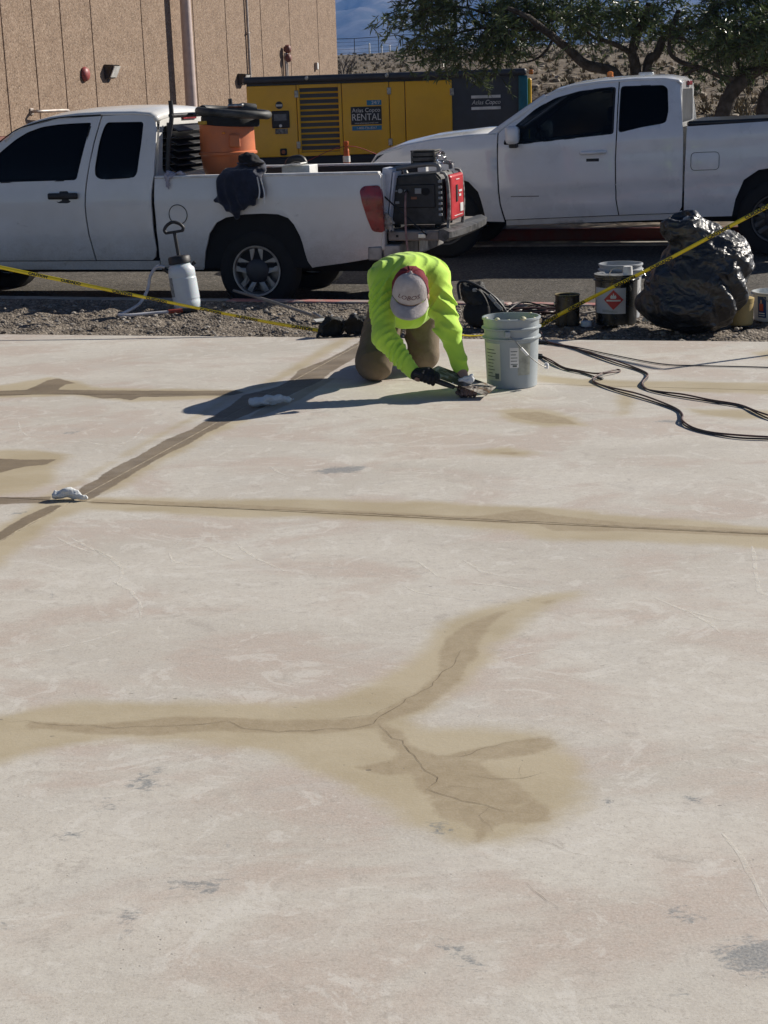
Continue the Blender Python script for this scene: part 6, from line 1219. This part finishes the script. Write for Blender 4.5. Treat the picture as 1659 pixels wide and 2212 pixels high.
def foldf(a, b, amp, freq, lo, hi, ph=0, skew=0):
    a = np.array(a); b = np.array(b); d = b-a; L = np.linalg.norm(d); d = d/L
    def f(X, Y, Z):
        px, py, pz = X-a[0], Y-a[1], Z-a[2]; s = px*d[0]+py*d[1]+pz*d[2]; r2 = px**2+py**2+pz**2-s**2
        w = np.clip((s-lo)/.04, 0, 1)*np.clip((hi-s)/.04, 0, 1)*np.exp(-np.maximum(r2, 0)/(2*.09**2))
        q = freq*.5*(s+skew*(px-py*.6))+ph+1.1*np.sin(13*px+9*pz+ph)+.7*np.sin(21*py+3*ph); m = .55+.45*np.sin(17*s+11*px+5*ph)
        return -amp*w*m*(1-np.abs(np.sin(q)))**1.5*1.6
    return f
def shirt():
    fs = [rcone((.165, 8.92, .475), (.176, 8.60, .545), .135, .155, (.82, 1, 1)), ell((.176, 8.56, .572), (.225, .20, .138)), rcone((.075, 8.48, .575), (.28, 8.48, .573), .095, .095), ell((.165, 8.70, .425), (.15, .125, .145)),
          rcone(shL, elL, .076, .056), rcone(elL, wrL, .055, .038), rcone(shR, elR, .076, .055), rcone(elR, wrR, .054, .040), rcone((.177, 8.46, .63), (.177, 8.38, .60), .07, .065)]
    g = smin(fs, .035)
    fl = [foldf(shL, elL, .018, 105, .02, .42, 0, .9), foldf(elL, wrL, .014, 130, -.06, .24, 1, .7), foldf(shR, elR, .018, 100, .02, .40, 2, -.9), foldf(elR, wrR, .013, 125, -.05, .24, .5, -.7), foldf(shL, elR, .016, 60, .0, .4, 1.3, .8),
          foldf((.17, 8.4, .5), (.17, 8.95, .42), .020, 60, .0, .5, .4, .9)]
    def f(X, Y, Z):
        d = g(X, Y, Z)
        for q in fl: d = d+q(X, Y, Z)
        d = d-.011*(1-np.abs(np.sin(X*52+5*np.sin(Y*9+Z*6))))**1.6*np.exp(-((Z-.66)/.07)**2)*np.exp(-((Y-8.5)/.14)**2)
        hem = (Z-.285)+.28*(X-.15)**2*6-.55*np.maximum(0, Y-8.78)        # open bottom edge of the hanging shirt
        arm = (np.abs(X-.17) > .155) | (Y < 8.5)
        return np.where(arm, d, np.maximum(d, -(hem)))
    return f
V, F = nets(shirt(), (-.16, 7.95, .05), (.56, 9.12, .80), .0062); V = relax(V, F, 1)
me = mesh_from('shirt', V, F); me.transform(WM); sh_ = link('shirt', me, NEON, wk)
def trousers():
    fs = [ell((.165, 8.985, .435), (.165, .135, .13)), rcone((.075, 8.95, .39), (-.028, 8.665, .115), .105, .104), rcone((-.028, 8.67, .095), (-.02, 9.09, .085), .092, .062), rcone((.25, 8.97, .39), (.255, 8.90, .115), .102, .088), rcone((.255, 8.91, .09), (.27, 9.33, .08), .083, .06)]
    g = smin(fs, .03); fl = [foldf((.075, 8.95, .42), (-.028, 8.66, .1), .020, 60, .02, .5, 0, .8), foldf((.25, 8.97, .42), (.255, 8.9, .1), .020, 62, .02, .38, 1, -.8)]
    return lambda X, Y, Z: np.maximum(g(X, Y, Z)+sum(q(X, Y, Z) for q in fl), .002-Z)
V, F = nets(trousers(), (-.2, 8.45, -.02), (.45, 9.48, .62), .0072); V = relax(V, F, 1); me = mesh_from('trousers', V, F); me.transform(WM); tr_ = link('trousers', me, TROU, wk)
# head axes
hU = Vector((.02, -.588, .809)).normalized(); hF = Vector((-.13, -.809, -.588)); hF = (hF-hU*hF.dot(hU)).normalized(); hX = hU.cross(hF)      # hX -> image right
if hX.x < 0: hX = -hX
HC = Vector((.178, 8.245, .580))
def hp(x, f, u): return HC+hX*x+hF*f+hU*u
def body():
    P = lambda *a: tuple(hp(*a))
    fs = [rcone(P(0, -.01, -.03), P(0, .01, -.03), .086, .084), rcone(P(0, .035, -.10), P(0, .045, -.135), .062, .045), rcone(P(0, .09, -.085), P(0, .108, -.10), .012, .014), ell(P(.085, -.005, -.085), (.016, .02, .03)), ell(P(-.085, -.005, -.085), (.016, .02, .03)), rcone(P(-.02, .085, -.125), P(.02, .085, -.125), .012, .012),
          rcone(P(0, -.035, -.10), (.177, 8.50, .60), .056, .062), rcone((.165, 8.92, .475), (.176, 8.60, .545), .10, .12, (.85, 1, 1)), rcone((.07, 8.48, .60), (.285, 8.48, .60), .06, .06),
          rcone(shL, elL, .05, .042), rcone(elL, wrL, .042, .030), rcone(wrL, (.205, 8.16, .105), .029, .028), rcone(shR, elR, .05, .042), rcone(elR, wrR, .042, .031), rcone(wrR, (.447, 8.14, .06), .030, .028),
          ell((.165, 8.985, .42), (.13, .11, .11)), rcone((.075, 8.95, .37), (-.02, 8.68, .10), .075, .06), rcone((-.02, 8.69, .085), (-.02, 9.1, .08), .06, .045), rcone((.25, 8.97, .37), (.255, 8.92, .10), .075, .06), rcone((.255, 8.93, .085), (.27, 9.35, .075), .06, .045), ell((-.02, 9.16, .07), (.05, .08, .06)), ell((.27, 9.42, .07), (.05, .08, .06))]
    return smin(fs, .02)
V, F = nets(body(), (-.2, 7.95, -.02), (.5, 9.55, .78), .0085); V = relax(V, F, 1); me = mesh_from('body', V, F); me.transform(WM); link('body', me, SKIN, wk)
# cap
CAPW = pm('cap grey white', (.50, .46, .45), .9, c2=(.40, .36, .35), vs=14, bump=.3, bs=90); CAPM = pm('cap maroon', (.20, .018, .03), .9, c2=(.14, .012, .022), vs=10, bump=.3, bs=90)
RX, RF, RH = .097, .108, .128; U0 = -.045
def dome(phi, t, off=0):
    c = math.cos(t)**.62; s = math.sin(t)**1.0
    fr = 1+.03*math.cos(phi)*(1-t/1.57); wr = .003*math.sin(phi*9+t*7)*(1 if abs(phi) > 1.3 else .25)*math.cos(t)
    return hp((RX+off+wr)*c*math.sin(phi), (RF+off+wr)*c*math.cos(phi)*fr, U0+(RH+off)*s)-WO
def dome_part(name, p0, p1, n, mat, parent, th=.003):
    bm = B(); g = [[bm.verts.new(dome(p0+(p1-p0)*i/n, 1.565*j/14)) for j in range(15)] for i in range(n+1)]; gi = [[bm.verts.new(dome(p0+(p1-p0)*i/n, 1.565*j/14, -th)) for j in range(15)] for i in range(n+1)]
    for i in range(n):
        for j in range(14): bm.faces.new((g[i][j], g[i+1][j], g[i+1][j+1], g[i][j+1])); bm.faces.new((gi[i][j], gi[i][j+1], gi[i+1][j+1], gi[i+1][j]))
        bm.faces.new((g[i][0], gi[i][0], gi[i+1][0], g[i+1][0]))
    for j in range(14): bm.faces.new((g[0][j], g[0][j+1], gi[0][j+1], gi[0][j])); bm.faces.new((g[n][j], gi[n][j], gi[n][j+1], g[n][j+1]))
    return obj(name, bm, mat, parent, ang=1.2)
cap = dome_part('cap', 1.27, 2*math.pi-1.27, 40, CAPM, wk); fp_ = dome_part('front_panel', -1.262, 1.262, 26, CAPW, cap, .0042)
for i in range(6): 
    ph = math.pi/2*1.0+i*math.pi/5 if i else 1.27
    obj('seam', tube(B(), [dome(ph, .05+1.45*j/10, .0012) for j in range(11)], .0014, 5), CAPM, cap)
bm = B(); rows = []
for i in range(25):
    ph = -1.22+2.44*i/24; k = math.cos(ph*math.pi/2/1.25)**.55 if abs(ph) < 1.249 else 0; row = []
    for j in range(8):
        t = j/7; ln = .082*k; p = dome(ph, 0.0); base = Vector(p); out = hF*(ln*t)+hX*(math.sin(ph)*.012*t)-hU*(.006+.022*t*t*(1)+.028*(math.sin(ph)**2)*t); row.append(bm.verts.new(base+out))
    rows.append(row)
for a, b in zip(rows, rows[1:]):
    for j in range(7): bm.faces.new((a[j], b[j], b[j+1], a[j+1]))
br = obj('brim', bm, CAPW, cap, ang=1.2); md = br.modifiers.new('t', 'SOLIDIFY'); md.thickness = .004
obj('button', lathe(B(), [(0, .008), (.006, .006), (.009, 0), (.009, -.004), (0, -.004)], 12, Matrix.Translation(dome(0, 1.57)) @ hU.to_track_quat('Z', 'Y').to_matrix().to_4x4()), CAPW, cap)
cu = text('LOBOS', .036, pm('stitched grey maroon', (.12, .055, .055), .8), fp_, Matrix.Identity(4), 'cap_lettering', shear=.25, ext=.0, sx=1.02)
bmx = bmesh.new(); bmx.from_mesh(cu.data); bmesh.ops.triangulate(bmx, faces=bmx.faces); bmesh.ops.subdivide_edges(bmx, edges=[e for e in bmx.edges if e.calc_length() > .008], cuts=2)
for v in bmx.verts: v.co = dome(v.co.x/.092-.02, .34+v.co.y/.13, .0022)
bmx.to_mesh(cu.data); bmx.free()
text('NM', .030, pm('shirt print', (.02, .03, .015), .8), sh_, basis(Vector((.262, 8.382, .500))-WO, (1, .25, .05), (0, .25, .95)), 'chest_print', ext=.0006) if False else None
# small dark print on chest, dirt smudges are in the cloth colour
# boots
BOOT = pm('dark boot leather', (.04, .03, .022), .7, bump=.3, bs=50)
for x, y in ((-.02, 9.17), (.27, 9.42)): lump('boot', smin([ell((x-WO.x, y-WO.y, .06), (.055, .10, .055)), rcone((x-WO.x, y-WO.y-.05, .07), (x-WO.x, y-WO.y+.08, .05), .05, .045)], .03), (x-WO.x-.12, y-WO.y-.2, -.02), (x-WO.x+.12, y-WO.y+.2, .17), .01, BOOT, wk)
# gloves: palm, four curled fingers and a thumb each
def glove(name, palm, fingers, thumb, mat, lo, hi, h=.0042):
    fs = [rcone(*p) for p in palm]
    for ch, r in fingers+[thumb]:
        for a, b in zip(ch, ch[1:]): fs.append(rcone(a, b, r, r*.93))
    V, F = nets(smin(fs, .006), lo, hi, h); V = relax(V, F, 1); me = mesh_from(name, V, F); me.transform(WM); return link(name, me, mat, wk)
HA, HB = Vector((.236, 8.118, .112)), Vector((.385, 8.055, .062)); hd = (HB-HA).normalized()       # trowel handle
n1 = Vector((0, -.55, .45)); n1 = (n1-hd*n1.dot(hd)).normalized(); n2 = hd.cross(n1)
fing = []
for k, (s, rr, L) in enumerate(((-.022, .0088, 4.3), (-.001, .0095, 4.6), (.021, .0095, 4.5), (.043, .0090, 4.2))):
    c = HA+hd*(s+.012); fing.append(([tuple(c+(n1*math.cos(a)+n2*math.sin(a))*.0235) for a in np.linspace(-1.3, L-1.3, 7)], rr))
pc = HA+hd*.02-n2*.030-n1*.004
thb = ([tuple(HA+hd*.03-n2*.03+n1*.005), tuple(HA+hd*.062-n2*.02+n1*.022), tuple(HA+hd*.080+n1*.026)], .0105)
glove('glove', [((.190, 8.17, .118), tuple(pc-hd*.015), .033, .032), (tuple(pc-hd*.02), tuple(pc+hd*.03), .026, .022)], fing, thb, GLV, (.12, 8.03, .02), (.36, 8.27, .2))
fc_ = Vector((.452, 8.120, .029)); fing = []
for k, (x, rr) in enumerate(((-.033, .0088), (-.011, .0096), (.012, .0097), (.034, .0092))):
    b0 = fc_+Vector((x*1.0+.004, -.018, .018)); fing.append(([tuple(b0), tuple(b0+Vector((.004, -.030-.004*(k in (1, 2)), .002))), tuple(b0+Vector((.004, -.036, -.024))), tuple(b0+Vector((.002, -.012, -.040)))], rr+.001))
thb = ([tuple(fc_+Vector((-.030, .012, .006))), tuple(fc_+Vector((-.048, -.018, -.004))), tuple(fc_+Vector((-.030, -.044, -.012)))], .0112)
glove('glove', [(tuple(fc_+Vector((-.022, .012, .008))), tuple(fc_+Vector((.022, .010, .008))), .028, .026), ((.440, 8.185, .085), tuple(fc_+Vector((0, .02, .008))), .031, .026)], fing, thb, GLV2, (.35, 7.97, -.02), (.54, 8.25, .15))
# finishing trowel
tw = thing('finishing_trowel', 'long rusty steel finishing trowel with black handle held by the worker', 'trowel', (0, 0, 0))
BLD = None
def blade_mat():
    m, t, b = nodes('rusty blade'); co = objco(t); n = tnoise(t, 9, 5, .65, co, .8).outputs[0]; n2 = tnoise(t, 24, 4, .6, co, .5).outputs[0]
    c = mixc(t, mrange(t, n, .42, .58), (.06, .042, .032), (.48, .45, .39)); c = mixc(t, mrange(t, n2, .55, .66, 0, .8), c, (.16, .075, .02)); t.links.new(c, b.inputs['Base Color']); b.inputs['Metallic'].default_value = .1; b.inputs['Roughness'].default_value = .45; return m
q = [Vector(p) for p in ((.232, 8.14, .129), (.546, 8.0, .022), (.608, 8.13, .043), (.312, 8.22, .149))]; nn = (q[1]-q[0]).cross(q[3]-q[0]).normalized()
if nn.z < 0: nn = -nn
bm = B(); N_ = 10; top = []; bot = []
for i in range(N_+1):
    a = q[0]+(q[1]-q[0])*i/N_; b = q[3]+(q[2]-q[3])*i/N_; top.append([bm.verts.new(a+(b-a)*j/4+nn*.0012) for j in range(5)]); bot.append([bm.verts.new(a+(b-a)*j/4-nn*.0012) for j in range(5)])
for i in range(N_):
    for j in range(4): bm.faces.new((top[i][j], top[i+1][j], top[i+1][j+1], top[i][j+1])); bm.faces.new((bot[i][j], bot[i][j+1], bot[i+1][j+1], bot[i+1][j]))
    bm.faces.new((top[i][0], bot[i][0], bot[i+1][0], top[i+1][0])); bm.faces.new((top[i][4], top[i+1][4], bot[i+1][4], bot[i][4]))
for j in range(4): bm.faces.new((top[0][j], top[0][j+1], bot[0][j+1], bot[0][j])); bm.faces.new((top[N_][j], bot[N_][j], bot[N_][j+1], top[N_][j+1]))
obj('blade', bm, blade_mat(), tw)
hh_ = obj('handle', tube(B(), [HA-hd*.06, HA+(HB-HA)*.3, HA+(HB-HA)*.7, HB], [.012, .0145, .0145, .011], 10), BLACKP, tw)
for p in (HA+hd*.005, HB-hd*.01): obj('tang', tube(B(), [p, p+Vector((.03, .045, -.012))], .006, 6), STEEL, hh_)
for t_ in (.0, .45): obj('rivet', lathe(B(), [(0, .004), (.005, .003), (.006, 0), (0, 0)], 8, Matrix.Translation(q[0]+(q[1]-q[0])*(.02+t_)+nn*.001)), WHT, tw)
wad('white_wad', 'crumpled white wad sitting on the trowel blade', (.452, 8.105, .085), R(-20), [((-.03, -.005, .0), (.02, .005, .012), .020, .026), ((.02, .005, .012), (.03, .0, .03), .024, .018)], .005)
# chest print: small dark emblem on the shirt front
bm = B()
for dx, dz, r in ((0, 0, .014), (-.016, .008, .008), (.014, .008, .009), (.002, -.018, .009), (-.01, -.012, .005), (.018, -.008, .004)):
    k = [bm.verts.new(Vector((dx+r*math.cos(a)*(1+.2*math.sin(3*a)), 0, dz+r*math.sin(a)))) for a in np.linspace(0, 6.283, 13)[:-1]]; bm.faces.new(k)
bmesh.ops.transform(bm, matrix=Matrix.Translation(Vector((.262, 8.40, .49))-WO)@Matrix.Rotation(R(-25), 4, 'Z')@Matrix.Rotation(R(-15), 4, 'X'), verts=bm.verts)
em = obj('chest_emblem', bm, pm('shirt print', (.012, .02, .012), .8), sh_); sw = em.modifiers.new('wrap', 'SHRINKWRAP'); sw.target = sh_; sw.wrap_method = 'NEAREST_SURFACEPOINT'; sw.offset = .0025
# ---------------------------------------------------------------- air
hz_ = obj('haze', bx(-2650, 2650, -320, 4350, -1.8, 335), None, kind='stuff', label='thin pale bluish air lying over the whole place', cat='haze')
m = bpy.data.materials.new('pale air'); m.use_nodes = True; t = m.node_tree; t.nodes.remove(t.nodes['Principled BSDF'])
v = N(t, 'ShaderNodeVolumePrincipled'); v.inputs['Color'].default_value = (.20, .42, .95, 1); v.inputs['Density'].default_value = .00020; v.inputs['Anisotropy'].default_value = .1
t.links.new(v.outputs[0], t.nodes['Material Output'].inputs['Volume']); hz_.data.materials.append(m)
